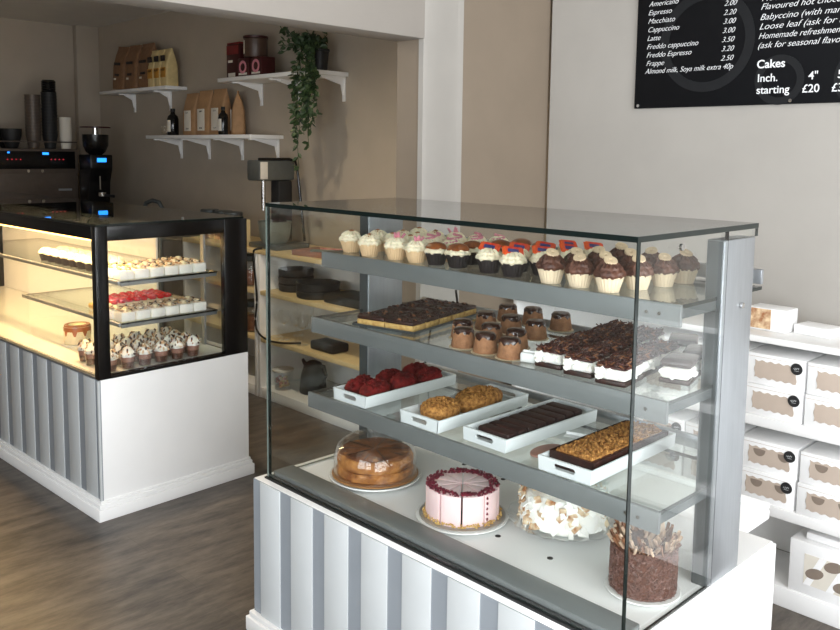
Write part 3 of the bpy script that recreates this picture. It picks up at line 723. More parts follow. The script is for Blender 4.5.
# ------------------------------------------------------------------ menu board
mb = thing('menu_board','black wall menu board with white coffee and cake prices','menu board',(.95,1.585,1.63))
MB().box(.278,2.02,1.577,1.5899,1.632,2.5,M_chalk,.0015).build('panel',mb)
def ring(cx,cz,ro,ri,a0=0,a1=2*PI):
    return MB().lathe([(ri,0),(ro,0),(ro,.0006),(ri,.0006),(ri,0)],M_ring,64,T=Tr(cx,1.5766,cz,rx=PI/2),a0=a0,a1=a1).build('ring_print',mb)
ring(.565,1.868,.183,.148); ring(.84,1.61+.105,.085,.06); ring(1.12,1.71,.10,.08); ring(.885,1.885,.06,.045)
for x,z in ((.297,1.642),(.883,1.643),(1.6,1.643)): MB().cyl(.006,0,.004,M_chrome,n=14,T=Tr(x,1.577,z,rx=PI/2)).build('fixing_screw',mb)
TX = 1.5758
for s_,x,z in (('Americano',.326,2.015),('Espresso',.324,1.983),('Macchiato',.324,1.951),('Cappuccino',.324,1.919),('Latte',.323,1.887),('Freddo cappuccino',.323,1.8555),('Freddo Espresso',.323,1.824),('Frappe',.323,1.7925),('Almond milk, Soya milk extra 40p',.321,1.763)):
    t = text(s_,.0275,mb,'menu_line',M_chalk_txt,(x,TX,z),shear=.4,off=-.0003)
    if s_.startswith('Alm'):
        w_ = max(v.co.x for v in t.data.vertices); t.scale=(.353/w_,1,1)
for s_,x,z in (('2.00',.628,1.985),('2.20',.627,1.953),('3.00',.627,1.922),('3.00',.626,1.890),('3.50',.625,1.858),('3.20',.625,1.826),('2.50',.625,1.793)):
    text(s_,.0265,mb,'menu_price',M_chalk_txt,(x,TX,z),shear=.4,off=-.0003)
for s_,x,z,w_ in (('Hot chocolate',.763,1.986,.2),('Flavoured hot chocolate',.762,1.957,.315),('Babyccino (with marshmallow)',.761,1.922,.40),('Loose leaf (ask for flavours)',.760,1.890,.385),('Homemade refreshment drinks',.759,1.858,.36),('(ask for seasonal flavours)',.758,1.826,.325)):
    t = text(s_,.030,mb,'menu_line',M_chalk_txt,(x,TX,z),shear=.4,off=-.0003); w0 = max(v.co.x for v in t.data.vertices); t.scale=(w_/w0,1,1)
text('Cakes',.040,mb,'menu_heading',M_chalk_txt,(.760,TX,1.758),off=.0007)
for s_,x,z in (('Inch.',.764,1.711),('4"',.938,1.711),('5"',1.031,1.711),('6"',1.124,1.711),('starting',.763,1.670),('£20',.919,1.6685),('£30',1.014,1.668),('£40',1.11,1.668)):
    text(s_,.038,mb,'menu_price' if s_[0] in '£456' else 'menu_line',M_chalk_txt,(x,TX,z),off=.0003)

# ------------------------------------------------------------------ second display case, warm lit, with a black frame
LC = (-1.05,-.007,0); LA = .041
lc = thing('warm_lit_display_case','warm lit glass display case with black frame on striped base','display case',LC,LA)
W = 2.55; DP=.69; HB=.56; HT=1.155
def LP(mbd,name,**kw): return mbd.build(name,lc,world=False,**kw)
LP(MB().box(-W,0,.006,DP,.03,HB,M_white,.002),'base')
b = MB(); b.box(-W,0,.002,.006,.07,HB-.002,M_grey_stripe)
for k in range(20):
    e = -.036-.1465*k
    if e < -W: break
    b.box(max(-W,e-.096),e,-.001,.002,.07,HB-.002,M_white_board,.001)
b.box(-.008,.0,-.006,.002,.07,HB-.002,M_white_board)
LP(b,'striped_front')
LP(MB().box(-W-.018,.018,-.022,DP+.018,0,.048,M_white,.003).box(-W-.012,.012,-.016,DP+.012,.048,.066,M_white,.005).box(-W-.006,.006,-.009,DP+.006,.066,.078,M_white,.003),'plinth')
LP(MB().box(-W+.02,-.02,.03,DP-.02,HB,HB+.006,M_porc),'deck')
fr = MB()
for (u0,u1) in ((-.034,0),(-W,-W+.034)):
    fr.box(u0,u1,.0,.05,HB,HT,M_black,.002).box(u0,u1,.575,DP,HB,HT,M_black,.002)
    fr.box(u0+.002,u1-.001,.05,.575,1.098,HT,M_black,.002).box(u0,u1,.05,.575,HB,HB+.012,M_black)
fr.box(-W+.034,-.034,0,.03,1.105,HT,M_black,.002).box(-W+.034,-.034,DP-.03,DP,1.105,HT,M_black,.002)
fr.box(-W+.034,-.034,0,.02,HB,HB+.008,M_steel)
LP(fr,'frame',label='black case frame')
LP(MB().pane(-W+.034,-.034,.006,.012,HB+.008,1.105,M_glass,M_edge),'front_pane')
LP(MB().pane(-.014,-.008,.05,.575,HB+.012,1.098,M_glass,M_edge),'side_pane')
LP(MB().pane(-W+.01,-.01,.01,DP-.01,HT+.0005,HT+.008,M_glass_dark,M_edge),'top_pane')
LP(MB().box(-W+.04,-.62,.60,.61,HB+.007,1.10,M_card),'rear_door',label='pale sliding rear door')
d_ = LP(MB().pane(-.62,-.036,.625,.631,HB+.007,1.10,M_glass,M_edge),'rear_door',label='clear sliding rear door')
MB().box(-.66,-.60,.612,.622,HB+.007,1.10,M_dark_steel).box(-.25,-.225,.612,.622,HB+.007,1.10,M_steel).build('stile',d_,world=False)
for z,u0 in ((.925,-1.9),(.755,-1.02)):
    s = LP(MB().pane(u0,-.075,.135,.585,z-.007,z,M_glass_shelf,M_edge),'shelf')
    MB().box(u0,-.07,.122,.134,z-.014,z+.002,M_steel,.002).build('shelf_edge',s,world=False)
    MB().box(-.09,-.080,.14,.585,z-.022,z-.008,M_steel).build('shelf_arm',s,world=False)
LP(MB().box(-W+.06,-.06,.045,.06,1.088,1.10,M_warm_led),'light_strip',label='warm glowing strip light')
LM = Matrix.Translation(LC) @ Matrix.Rotation(LA,4,'Z')
def lw(x,y,z): v = LM @ Vector((x,y,z)); return (v.x,v.y,v.z)
# drip cake
k = thing('drip_cake','small cream cake with caramel drips in the warm lit case','cake',lw(-.645,.215,HB+.0065))
MB().lathe([(0,0),(.07,0),(.072,.004),(0,.005)],M_porc,32).build('cake_board',k,world=False)
MB().lathe([(0,.0055),(.056,.0055),(.058,.012),(.058,.082),(.053,.088),(0,.089)],M_cream,40).build('cake_body',k,world=False)
MB().lathe([(.0585,.062),(.0592,.078),(.055,.0895),(.04,.0905),(.038,.0895)],M_drip,48,fn=lambda r,z,a,q:(r, z-(.032*max(0,math.sin(8*a))**3 if q==0 else 0))).build('caramel_drip',k,world=False,label='orange caramel drip')
# dessert cups on deck
dc = thing('dessert_cup','','dessert cup')
pr = [(.020,.0),(.024,.002),(.031,.062)]
MB().lathe([(0,0)]+pr+[(.0296,.062),(.0226,.004),(0,.004)],M_glass_thin,24).build('cup',dc,world=False)
MB().lathe([(0,.0045),(.0223,.0045),(.0258,.03),(0,.03)],M_choc_frost,24).build('chocolate_layer',dc,world=False)
MB().lathe([(0,.0302),(.0258,.0302),(.0278,.05),(0,.05)],M_pinkbrown,24).build('mousse_layer',dc,world=False)
MB().lathe([(0,.0502),(.0278,.0502),(.030,.064),(.022,.074),(.014,.084),(0,.094)],M_meringue,32,fn=lambda r,z,a,q:(r*(1+.1*math.sin(6*a+60*z)),z)).build('cream_swirl',dc,world=False)
t = MB()
for q in range(34):
    a=R.uniform(0,6.3); z=R.uniform(.058,.09); r=.031-.45*(z-.06); t.box(-.006,.006,-.003,.003,-.001,.001,M_flake if q%3 else M_choc,T=Tr(r*math.cos(a),r*math.sin(a),z,R.uniform(-1,1),R.uniform(.3,1.3),a))
t.build('flakes',dc,world=False,kind='stuff')
n=0
for c_ in range(4):
    for r_ in range(6):
        o = dc if n==0 else dup(dc,(0,0,0)); n+=1
        o.location = lw(-.078-.076*c_,.085+.075*r_+(.006 if c_%2 else 0),HB+.0063); o.rotation_euler=(0,0,R.uniform(0,6))
        o['label']='layered cream dessert cup in warm case, %s column from right, %s from front'%(ORD[c_],ORD[r_]); o['group']='dessert cups on the warm case deck'
# white cake squares on mid and top shelf
sq = thing('cream_cake_square','','cake square')
MB().box(-.032,.032,-.030,.030,0,.038,M_meringue,.004).build('cake_body',sq,world=False)
t = MB()
for q in range(26): t.box(-.006,.006,-.003,.003,-.001,.001,M_flake if q%3 else M_choc,T=Tr(R.uniform(-.027,.027),R.uniform(-.026,.026),.0405+R.uniform(0,.006),R.uniform(-.8,.8),R.uniform(-.8,.8),R.uniform(0,3)))
t.blob((0,0,.042),(.018,.016,.010),M_cream,.2,2)
t.build('topping',sq,world=False,kind='stuff')
n=0
for z,nm,nc,nr in ((.7555,'middle shelf',2,6),(.9255,'top shelf',3,6)):
    for c_ in range(nc):
        for r_ in range(nr):
            o = sq if n==0 else dup(sq,(0,0,0)); n+=1
            o.location = lw(-.118-.074*c_,.172+.067*r_,z+.0005); o.rotation_euler=(0,0,LA+R.uniform(-.08,.08)+(PI if R.random()<.5 else 0))
            o['label']='white cake square on %s of warm case, %s column from right, %s from front'%(nm,ORD[c_],ORD[r_]); o['group']='white cake squares in the warm case'
# strawberry tart
k = thing('strawberry_tart','long cream tart topped with glossy red strawberries','tart',lw(-.37,.345,.756),LA)
MB().box(-.10,.10,-.16,.16,0,.025,M_biscuit,.008,seg=3).build('pastry',k,world=False)
MB().box(-.085,.085,-.145,.145,.0253,.038,M_cream,.006).build('cream',k,world=False)
for i in range(5):
    for j in range(8):
        MB().blob((-.07+.035*i+R.uniform(-.004,.004),-.125+.036*j+R.uniform(-.004,.004),.047),(.016,.018,.013),M_straw,.08,2).build('strawberry',k,world=False)
# cupcakes left on top shelf of warm case
kk = thing('cupcake','','cupcake')
cup_case(kk,M_case_dark); swirl(kk,M_cream,h=.03)
t = MB()
for q in range(14):
    a=R.uniform(0,6.3); r=R.uniform(0,.014); t.blob((r*math.cos(a),r*math.sin(a),.060-r*.4),(.004,.004,.003),M_choc,.2,1)
t.build('chocolate_bits',kk,world=False,kind='stuff')
n=0
for c_ in range(8):
    for r_ in range(2):
        o = kk if n==0 else dup(kk,(0,0,0)); n+=1
        o.location = lw(-.36-.076*c_,.19+.08*r_,.9258); o.rotation_euler=(0,0,R.uniform(0,6))
        o['label']='dark-cased cream cupcake in warm case, %s row, %s from right'%(('front','back')[r_],ORD[c_]); o['group']='cream cupcakes in the warm case'

# ------------------------------------------------------------------ alcove: counters, sideboards
def sideboard(name,label,x0,x1,y0,y1,loc):
    s = thing(name,label,'sideboard',loc)
    MB().box(x0,x1,y0,y1,.85,.877,M_wood_shelf,.003).build('top',s)
    for z in (.612,.335): MB().box(x0+.022,x1-.022,y0+.002,y1-.012,z,z+.025,M_wood_shelf,.002).build('shelf',s)
    MB().box(x0+.022,x1-.022,y0+.004,y1-.012,.0,.06,M_white,.002).build('plinth',s)
    MB().box(x0,x0+.021,y0,y1,0,.849,M_white,.002).build('side_panel',s)
    MB().box(x1-.021,x1,y0,y1,0,.849,M_white,.002).build('side_panel',s)
    MB().box(x0+.022,x1-.022,y1-.011,y1,.061,.849,M_white).build('back_panel',s)
    return s
sideboard('open_sideboard','white open sideboard with birch shelves holding black trays and glasses',-2.06,-.31,1.385,1.785,(-1.2,1.58,0))
sideboard('open_sideboard','white open sideboard of jars between the two display cases',-2.93,-2.075,1.385,1.785,(-2.5,1.58,0))
MB_=MB().box(-5.09,-2.94,1.22,1.785,.86,.9,M_counter,.004)
cw = thing('back_counter','dark back counter along the alcove wall','counter',(-4,1.5,0)); MB_.build('worktop',cw); MB().box(-5.09,-2.95,1.26,1.785,0,.859,M_char,.003).build('cabinet',cw)
cw = thing('coffee_counter','dark counter carrying the espresso machine','counter',(-4.7,.2,0))
MB().box(-5.09,-4.24,-1.2,1.215,.86,.9,M_counter,.004).build('worktop',cw); MB().box(-5.09,-4.28,-1.18,1.21,0,.859,M_char,.003).build('cabinet',cw)

# espresso machine, facing +x
em = thing('espresso_machine','dark espresso machine with blue and red lit buttons','coffee machine',(-4.68,.76,.9005))
y0,y1 = .18,1.33
MB().box(-5.0,-4.52,y0,y1,.945,1.44,M_char,.012).box(-4.52,-4.40,y0,y1,1.25,1.44,M_char,.012).build('body',em)
MB().box(-4.54,-4.355,y0+.02,y1-.02,.945,.985,M_char,.006).build('drip_tray',em)
for yy in (y0+.06,y1-.06):
    for xx in (-4.9,-4.42): MB().cyl(.022,.9005,.946,M_black_matte,(xx,yy),16).build('foot',em)
pn = MB().box(-4.402,-4.396,y0+.03,y1-.03,1.29,1.42,M_black,.002).build('control_panel',em)
MB().box(-4.397,-4.392,1.08-.022,1.08+.022,1.395,1.412,M_blue_led).box(-4.397,-4.392,.81,.825,1.405,1.415,M_blue_led).build('display',pn,world=False).location = -Vector(em.location)
for g in range(3):
    for j in range(4):
        yy = .50+.31*g+.03*j
        MB().cyl(.0035,0,.004,M_red_led,n=10,T=Tr(-4.396,yy,1.36,ry=PI/2)).build('button',pn,world=False).location = -Vector(em.location)
MB().box(-4.46,-4.402,y0+.01,y1-.01,1.055,1.288,M_char,.006).build('front_panel',em,label='plain brown grey front panel')
MB().box(-4.401,-4.398,y1-.16,y1-.06,1.125,1.14,M_steel).build('badge_strip',em)
for yy in (.50,.60,.95,1.05):
    MB().cyl(.012,0,.016,M_chrome,n=12,T=Tr(-4.402,yy,1.275,ry=PI/2)).build('knob',em)
rl = MB().tube([(-4.97,y0+.02,1.44),(-4.97,y0+.02,1.49),(-4.425,y0+.02,1.49),(-4.425,y1-.003,1.49),(-4.97,y1-.003,1.49),(-4.97,y1-.003,1.44)],.005,M_char,8); rl.build('cup_rail',em)
# cups on the machine
cu = thing('coffee_cup','','cup')
MB().lathe([(0,0),(.028,0),(.034,.006),(.052,.05),(.056,.085),(.053,.085),(.049,.05),(.03,.008),(0,.007)],M_black_matte,24).build('bowl',cu,world=False)
MB().tube([(.05,0,.07),(.075,0,.065),(.078,0,.045),(.06,0,.03),(.045,0,.028)],.005,M_black_matte,6).build('handle',cu,world=False)
for j,(x,y) in enumerate(((-4.58,.60),(-4.58,.753),(-4.58,.906),(-4.86,.80),(-4.86,.96))):
    o = cu if j==0 else dup(cu,(0,0,0)); o.location=(x,y,1.4405); o.rotation_euler=(0,0,PI+R.uniform(-.2,.2))
    o.scale=(1.3,1.3,1.7)
    o['label']='dark round coffee cup on the espresso machine, %s'%('front row left','front row middle','front row right','back row left','back row right')[j]; o['group']='dark cups on the espresso machine'
def stack(name,lab,m,mlid,x,y,n,pitch,r0,r1,h,cat,grp):
    p = MB().lathe([(0,0),(r0,0),(r1,h-.004),(r1+.003,h-.003),(r1+.003,h),(r1-.001,h),(r0-.001,.003),(0,.003)],m,20)
    o = solo(p,name,'',cat,(x,y,1.4405),grp)
    for j in range(n):
        q = o if j==0 else dup(o,(0,0,0)); q.location=(x,y,1.4405+pitch*j); q['label']=lab%ORD[j]
stack('takeaway_cup','dark takeaway cup, %s from bottom of right-hand tall stack on espresso machine',M_black_matte,None,-4.52,1.165,14,.024,.038,.056,.11,'cup','dark takeaway cups in the right stack')
stack('takeaway_cup','dark takeaway cup, %s from bottom of left-hand tall stack on espresso machine',M_char,None,-4.52,1.044,13,.024,.038,.056,.11,'cup','dark takeaway cups in the left stack')
stack('paper_cup','white paper cup in small stack on espresso machine, %s from bottom',M_label,None,-4.49,1.272,10,.0165,.034,.044,.09,'cup','white paper cups in a stack')
# lid sleeve on dark stack
o = solo(MB().lathe([(0,0),(.05,0),(.053,.006),(.05,.012),(.044,.016),(.044,.02),(0,.02)],M_black,24),'cup_lid','black cup lid, lowest of the lids on the tall dark cup stack','lid',(-4.52,1.165,1.8645),'black cup lids on the stack')
for j in range(4): dup(o,(-4.52,1.165,1.8645+.0175*(j+1)),0,'black cup lid, %s above the lowest on the tall dark cup stack'%ORD[j])
# grinder
gx,gy = -4.22,1.385
g = thing('coffee_grinder','tall black coffee grinder with small blue display','grinder',(gx,gy,.9005))
MB().box(gx-.12,gx+.12,gy-.10,gy+.10,.9005,.95,M_black,.01).build('base',g)
MB().prism([(-.11,.95),(.03,.95),(.06,1.2),(.10,1.30),(.10,1.40),(-.11,1.40)],-.085,.085,M_black,T=Tr(gx,gy,0,rx=PI/2),b=.008).build('body',g)
MB().lathe([(.045,1.4005),(.07,1.42),(.092,1.47),(.095,1.55),(.09,1.55),(.065,1.425),(.04,1.403)],M_black,28,(gx,gy,0)).build('hopper',g)
MB().cyl(.11,1.6,1.609,M_tin_dark,(gx,gy),28).build('lid',g,label='dark red round lid')
MB().cyl(.022,1.41,1.599,M_chrome,(gx,gy),16).build('spindle',g,label='bright metal spindle')
MB().box(gx+.1,gx+.104,gy-.035,gy+.035,1.345,1.375,M_blue_led).build('display',g,label='glowing blue display')
MB().box(gx+.07,gx+.076,gy-.01,gy+.0,1.14,1.30,M_chrome,T=None).build('chute',g)
MB().cyl(.03,1.09,1.12,M_chrome,(gx+.09,gy),16).tube([(gx+.09,gy,1.1),(gx+.17,gy+.06,1.09)],.011,M_black_matte,8).build('portafilter',g)
# tap
tp_ = thing('tap','curved dark metal tap on the back counter','tap',(-3.42,1.5,.9005))
MB().tube([(0,0,0),(0,0,.1),(-.01,-.01,.13),(-.04,-.03,.14),(-.07,-.05,.125),(-.075,-.055,.1)],.011,M_dark_steel,10).build('spout',tp_,world=False)
MB().cyl(.022,0,.012,M_dark_steel,n=16).build('collar',tp_,world=False); tp_.scale=(1.4,1.4,1.35)
# jars on the sideboard of jars
jr = thing('glass_jar','','jar')
MB().lathe([(0,0),(.05,0),(.054,.008),(.054,.11),(.046,.125),(.044,.125),(.051,.108),(.051,.006),(0,.005)],M_glass_thin,24).build('jar_body',jr,world=False)
MB().lathe([(0,.0065),(.05,.0065),(.05,.075),(0,.078)],M_milk,20).build('filling',jr,world=False)
MB().lathe([(0,.1255),(.05,.1255),(.052,.130),(.052,.15),(.047,.154),(0,.154)],M_dark_steel,24).build('lid',jr,world=False)
JP=[(-2.78,1.5,.8775,'on sideboard top, furthest left'),(-2.63,1.51,.8775,'on sideboard top, second from left'),(-2.50,1.5,.8775,'on sideboard top, third from left'),(-2.24,1.46,.6375,'on upper shelf beside the black case post'),(-2.17,1.60,.6375,'on upper shelf behind another jar'),(-2.22,1.47,.3605,'on lower shelf beside the black case post')]
for j,(x,y,z,l) in enumerate(JP):
    o = jr if j==0 else dup(jr,(0,0,0)); o.location=(x,y,z); o.scale=(1.15,1.15,1.22); o['label']='lidded glass jar of brown filling '+l; o['group']='lidded glass jars'
solo(MB().box(-.04,.04,-.03,.03,0,.085,M_redpack,.008),'snack_packet','small pink red packet on the sideboard of jars','packet',(-2.38,1.46,.8775),rz=.5)
solo(MB().box(-.03,.03,-.025,.025,0,.16,M_wood_shelf,.004),'wooden_holder','narrow pale wooden holder standing left of the mixer','holder',(-2.25,1.42,.8775))
# stand mixer
mx = thing('stand_mixer','tall grey stand mixer with boxy head on the sideboard behind the glass case','mixer',(-2.12,1.50,.8775))
MB().box(-.09,.20,-.08,.16,0,.03,M_mixer,.010).build('base',mx,world=False)
MB().box(-.03,.055,.04,.14,.03,.395,M_black_matte,.01).build('column',mx,world=False)
MB().box(-.085,.045,-.09,.165,.395,.515,M_mixer,.012).build('head',mx,world=False)
MB().box(.0448,.0475,-.080,-.03,.405,.505,M_label,.001).build('label_panel',mx,world=False,label='white panel on the head')
MB().tube([(.035,-.085,.521),(.037,.13,.522),(.045,.168,.51),(.05,.18,.45),(.08,.19,.2),(.10,.195,.03)],.008,M_black,8).build('guard_frame',mx,world=False,label='black side frame')
MB().tube([(.0,-.03,.394),(.0,-.03,.22)],.012,M_chrome,10).build('beater_shaft',mx,world=False)
MB().lathe([(0,.031),(.07,.031),(.085,.06),(.10,.16),(.097,.16),(.08,.06),(.066,.035),(0,.035)],M_grey_tub,32,(.07,-.0,0)).build('bowl',mx,world=False,label='grey green mixing bowl')
# on sideboard
solo(MB().box(-.14,.16,-.10,.10,0,.03,M_pinkbrown,.006),'chopping_board','reddish brown wooden board on the open sideboard','chopping board',(-1.60,1.5,.8775),rz=.1)
t = MB(); t.box(-.09,.09,-.02,.02,0,.012,M_grey_tub,.004).box(-.05,.09,.02,.03,0,.02,M_redpack,.003)
solo(t,'cake_server','pale pink handled cake server lying on the reddish board','cake server',(-1.50,1.45,.9085),rz=.4)
for j,(x,y,zz,r,l) in enumerate(((-1.922,1.56,.6375,.10,'lowest of the left stack'),(-1.922,1.56,.6805,.10,'second of the left stack'),(-1.922,1.56,.7235,.10,'top of the left stack'),(-1.66,1.52,.6375,.12,'bottom of the right pair'),(-1.66,1.52,.6805,.12,'top of the right pair'))):
    solo(MB().lathe([(0,0),(r-.006,0),(r,.004),(r+.004,.04),(r,.042),(r-.008,.006),(0,.005)],M_black_matte,32),'round_pan','black round cake pan on sideboard, '+l,'cake pan',(x,y,zz),'black round pans')
solo(MB().box(-.18,.18,-.10,.10,0,.05,M_black_matte,.01),'black_carton','low black box beside the round pans on sideboard','box',(-1.32,1.53,.6375))
wg = thing('stem_glass','','glass')
MB().lathe([(0,0),(.032,0),(.033,.002),(.006,.006),(.004,.05),(.006,.085),(.028,.11),(.034,.14),(.030,.175),(.0285,.175),(.032,.14),(.026,.112),(0,.09)],M_glass_thin,24).build('bowl_and_stem',wg,world=False)
for j,(x,y) in enumerate(((-1.98,1.47),(-1.89,1.45),(-1.80,1.47),(-1.71,1.45),(-1.93,1.58),(-1.76,1.58))):
    o = wg if j==0 else dup(wg,(0,0,0)); o.location=(x,y,.3605); o['label']='clear stem glass on birch shelf, %s'%('front row far left','front row second','front row third','front row far right','back row left','back row right')[j]; o['group']='clear stem glasses'
solo(MB().box(-.10,.10,-.06,.06,0,.05,M_black_matte,.012),'black_pouch','small black pouch beside the stem glasses','pouch',(-1.52,1.49,.3605))
tb = thing('plastic_tub','clear plastic tub of pale wrapped sweets on sideboard bottom','tub',(-1.93,1.47,.0605))
MB().lathe([(0,0),(.05,0),(.062,.11),(.060,.11),(.049,.003),(0,.003)],M_glass_thin,28).build('tub_body',tb,world=False)
t = MB()
for q in range(26): t.blob((R.uniform(-.03,.03),R.uniform(-.03,.03),.012+R.uniform(0,.06)),(.012,.012,.009),(M_case_light,M_redpack,M_yellow_bag)[q%3],.15,1)
t.build('sweets',tb,world=False,kind='stuff')
MB().lathe([(0,.1105),(.064,.1105),(.064,.12),(0,.121)],M_label,28).build('lid',tb,world=False)
kt = thing('black_kettle','black kettle standing on the sideboard bottom','kettle',(-1.76,1.56,.0605))
MB().lathe([(0,0),(.075,0),(.08,.01),(.07,.10),(.05,.17),(.02,.185),(0,.187)],M_black_matte,28).build('kettle_body',kt,world=False)
MB().tube([(.05,0,.165),(.10,0,.17),(.12,0,.12),(.10,0,.06),(.07,0,.05)],.011,M_black_matte,8).build('handle',kt,world=False)
MB().tube([(-.05,0,.13),(-.085,0,.16),(-.10,0,.175)],.014,M_black_matte,8,r1=.008).build('spout',kt,world=False)
solo(MB().box(-.16,.16,-.08,.08,0,.03,M_grey_tub,.006).box(-.12,.12,-.05,.05,.03,.045,M_label,.004),'paper_tray','grey tray of pale packets low in the open sideboard','tray',(-1.42,1.52,.0605))
# hanging cable on the sideboard end
pts=[(-2.04,1.405,.8845),(-2.055,1.375,.880),(-2.072,1.366,.86),(-2.066,1.366,.78),(-2.050,1.366,.68),(-2.042,1.366,.58),(-2.056,1.366,.44),(-2.016,1.366,.387),(-1.935,1.366,.3665),(-1.846,1.37,.366),(-1.79,1.40,.3665),(-1.74,1.46,.3665)]
def smooth(P,n=6):
    P=[Vector(p) for p in P]; out=[]
    for i in range(len(P)-1):
        a,b,c,d=P[max(i-1,0)],P[i],P[i+1],P[min(i+2,len(P)-1)]
        for k in range(n):
            t=k/n; out.append(.5*((2*b)+(c-a)*t+(2*a-5*b+4*c-d)*t*t+(3*b-a-3*c+d)*t**3))
    return out+[P[-1]]
tag(MB().tube(smooth(pts),.006,M_cable,8).build('power_cable'),'black power cable looping down the open sideboard end','cable')

# ------------------------------------------------------------------ wall shelves
YW = 1.789
def wall_shelf(label,x0,x1,z,dep,brs):
    s = thing('wall_shelf',label,'shelf',((x0+x1)/2,YW,z),0,'white bracketed wall shelves')
    MB().box(x0,x1,YW-dep,YW,z-.024,z,M_white,.002).build('board',s)
    for bx_ in brs:
        b = MB().box(bx_-.012,bx_+.012,YW-dep+.03,YW,z-.034,z-.0245,M_white,.002).box(bx_-.012,bx_+.012,YW-.010,YW,z-.165,z-.034,M_white,.002)
        b.prism([(-dep+.07,-.034),(-.010,-.034),(-.010,-.13),(-.016,-.13),(-.03,-.07)],-.003,.003,M_white,T=Matrix.Translation((bx_,YW,z)) @ Matrix(((0,0,1,0),(1,0,0,0),(0,1,0,0),(0,0,0,1))))
        b.build('bracket',s)
wall_shelf('upper left white wall shelf carrying brown and yellow bags',-4.66,-3.56,1.90,.17,(-4.38,-3.80))
wall_shelf('lower white wall shelf carrying kraft bags and dark bottles',-3.72,-2.365,1.545,.25,(-3.65,-3.255,-2.83,-2.42))
wall_shelf('upper right white wall shelf carrying tins and trailing plant',-2.73,-1.725,1.90,.25,(-2.60,-2.19,-1.76))
# bags
def bag(name,m,w,d,h,pinch,parts):
    p = thing(name,'','bag')
    b = MB()
    t = bmesh.new()
    secs=[(0,1,1),(.1,1.02,1.02),(.55,1,.95),(.8,.98,.55),(.95,.97,pinch),(1,.96,pinch)]
    rings=[]
    for z,sx,sy in secs:
        ring=[]
        for i in range(24):
            a=2*PI*i/24; ca,sa=math.cos(a),math.sin(a)
            ring.append(t.verts.new((w/2*sx*math.copysign(abs(ca)**.35,ca), d/2*sy*math.copysign(abs(sa)**.35,sa), z*h)))
        rings.append(ring)
    t.faces.new(rings[0][::-1]); t.faces.new(rings[-1])
    for A,B in zip(rings,rings[1:]):
        for i in range(24): t.faces.new((A[i],A[(i+1)%24],B[(i+1)%24],B[i]))
    bmesh.ops.recalc_face_normals(t,faces=t.faces)
    b._merge(t,m); b.build('bag_body',p,world=False)
    for nm,mm,x0,x1,z0,z1 in parts:
        MB().box(x0,x1,-d/2*1.03-.003,-d/2*.98,z0,z1,mm,.001).build(nm,p,world=False)
    return p
bb = bag('coffee_bag',M_kraft_dk,.19,.11,.33,.15,[('print_mark',M_dkprint,-.05,.05,.185,.205),('print_mark',M_dkprint,-.035,.035,.10,.118),('print_mark',M_label,-.05,-.02,.07,.085)])
for j,(x,lean) in enumerate(((-4.395,.16),(-4.175,.05),(-3.955,.0))):
    o = bb if j==0 else dup(bb,(0,0,0)); o.location=(x,YW-.09,1.9006); o.rotation_euler=(0,lean*.6,.0); o.location.z += .19/2*math.sin(lean*.6)
    o['label']='brown paper coffee bag on upper left shelf, %s of three'%('leftmost and leaning','middle','rightmost')[j]; o['group']='brown coffee bags'
yb = bag('snack_bag',M_yellow_bag,.094,.10,.265,.2,[('print_mark',M_dkprint,-.03,.03,.175,.215),('print_mark',M_orange,-.034,.034,.06,.13),('print_mark',M_dkprint,-.028,.028,.105,.122)])
for j,x in enumerate((-3.79-.0,-3.675+.02,-3.53)):
    x = -3.83+.099*j
    o = yb if j==0 else dup(yb,(0,0,0)); o.location=(x+.02,YW-.11,1.9006)
    o['label']='pale yellow snack bag on upper left shelf, %s of three'%('left','middle','right')[j]; o['group']='pale yellow snack bags'
kb = bag('kraft_bag',M_kraft,.165,.09,.29,.12,[('label_panel',M_label,-.042,.042,.03,.17),('print_mark',M_dkprint,-.02,.02,.148,.160),('print_mark',M_dkprint,-.02,.02,.04,.052)])
for j,x in enumerate((-3.285,-3.105,-2.925,-2.765)):
    o = kb if j==0 else dup(kb,(0,0,0)); o.location=(x,YW-.11-(0 if j<3 else -.035),1.5456); o.rotation_euler=(0,0,(.0,.03,-.0,-.6)[j]); o.scale=(1,1,(1,1.04,1.05,.98)[j])
    o['label']='white-labelled kraft bag on lower shelf, %s'%('first from left','second from left','third from left','turned bag at the right end')[j]; o['group']='kraft bags with white labels'
bo = thing('syrup_bottle','','bottle')
MB().lathe([(0,0),(.038,0),(.040,.004),(.040,.115),(.034,.135),(.018,.15),(.015,.165),(0,.166)],M_bottle,24).build('bottle_body',bo,world=False)
MB().cyl(.017,.1662,.188,M_black_matte,n=16).build('cap',bo,world=False)
MB().lathe([(.0405,.025),(.041,.026),(.041,.105),(.0405,.106)],M_label,24,a0=-2.7,a1=-.9).build('label_wrap',bo,world=False,label='pale paper label')
for j,(x,y,l) in enumerate(((-3.475,1.625,'left of the kraft bags'),(-2.725,1.575,'in front of the last kraft bag'))):
    o = bo if j==0 else dup(bo,(0,0,0)); o.location=(x,y,1.5455); o['label']='dark bottle with pale label '+l; o['group']='dark bottles on the lower shelf'
    if j: o.scale=(.8,.8,.95)
solo(MB().lathe([(0,0),(.022,0),(.03,.07),(.028,.07),(.020,.004),(0,.004)],M_glass_thin,20),'small_glass','small clear glass at the left end of lower wall shelf','glass',(-3.60,1.63,1.5455))
tn_ = thing('tall_tin','tall red and black tin on upper right wall shelf','tin',(-2.655,1.655,1.9005))
MB().box(-.075,.075,-.05,.05,0,.215,M_tin_dark,.008).build('tin_body',tn_,world=False)
MB().box(-.068,.068,-.0512,-.0502,.15,.205,M_tin_red).box(-.05,.03,-.0514,-.0502,.01,.035,M_label).box(-.05,.0,-.0514,-.0502,.1,.115,M_label).build('print_mark',tn_,world=False)
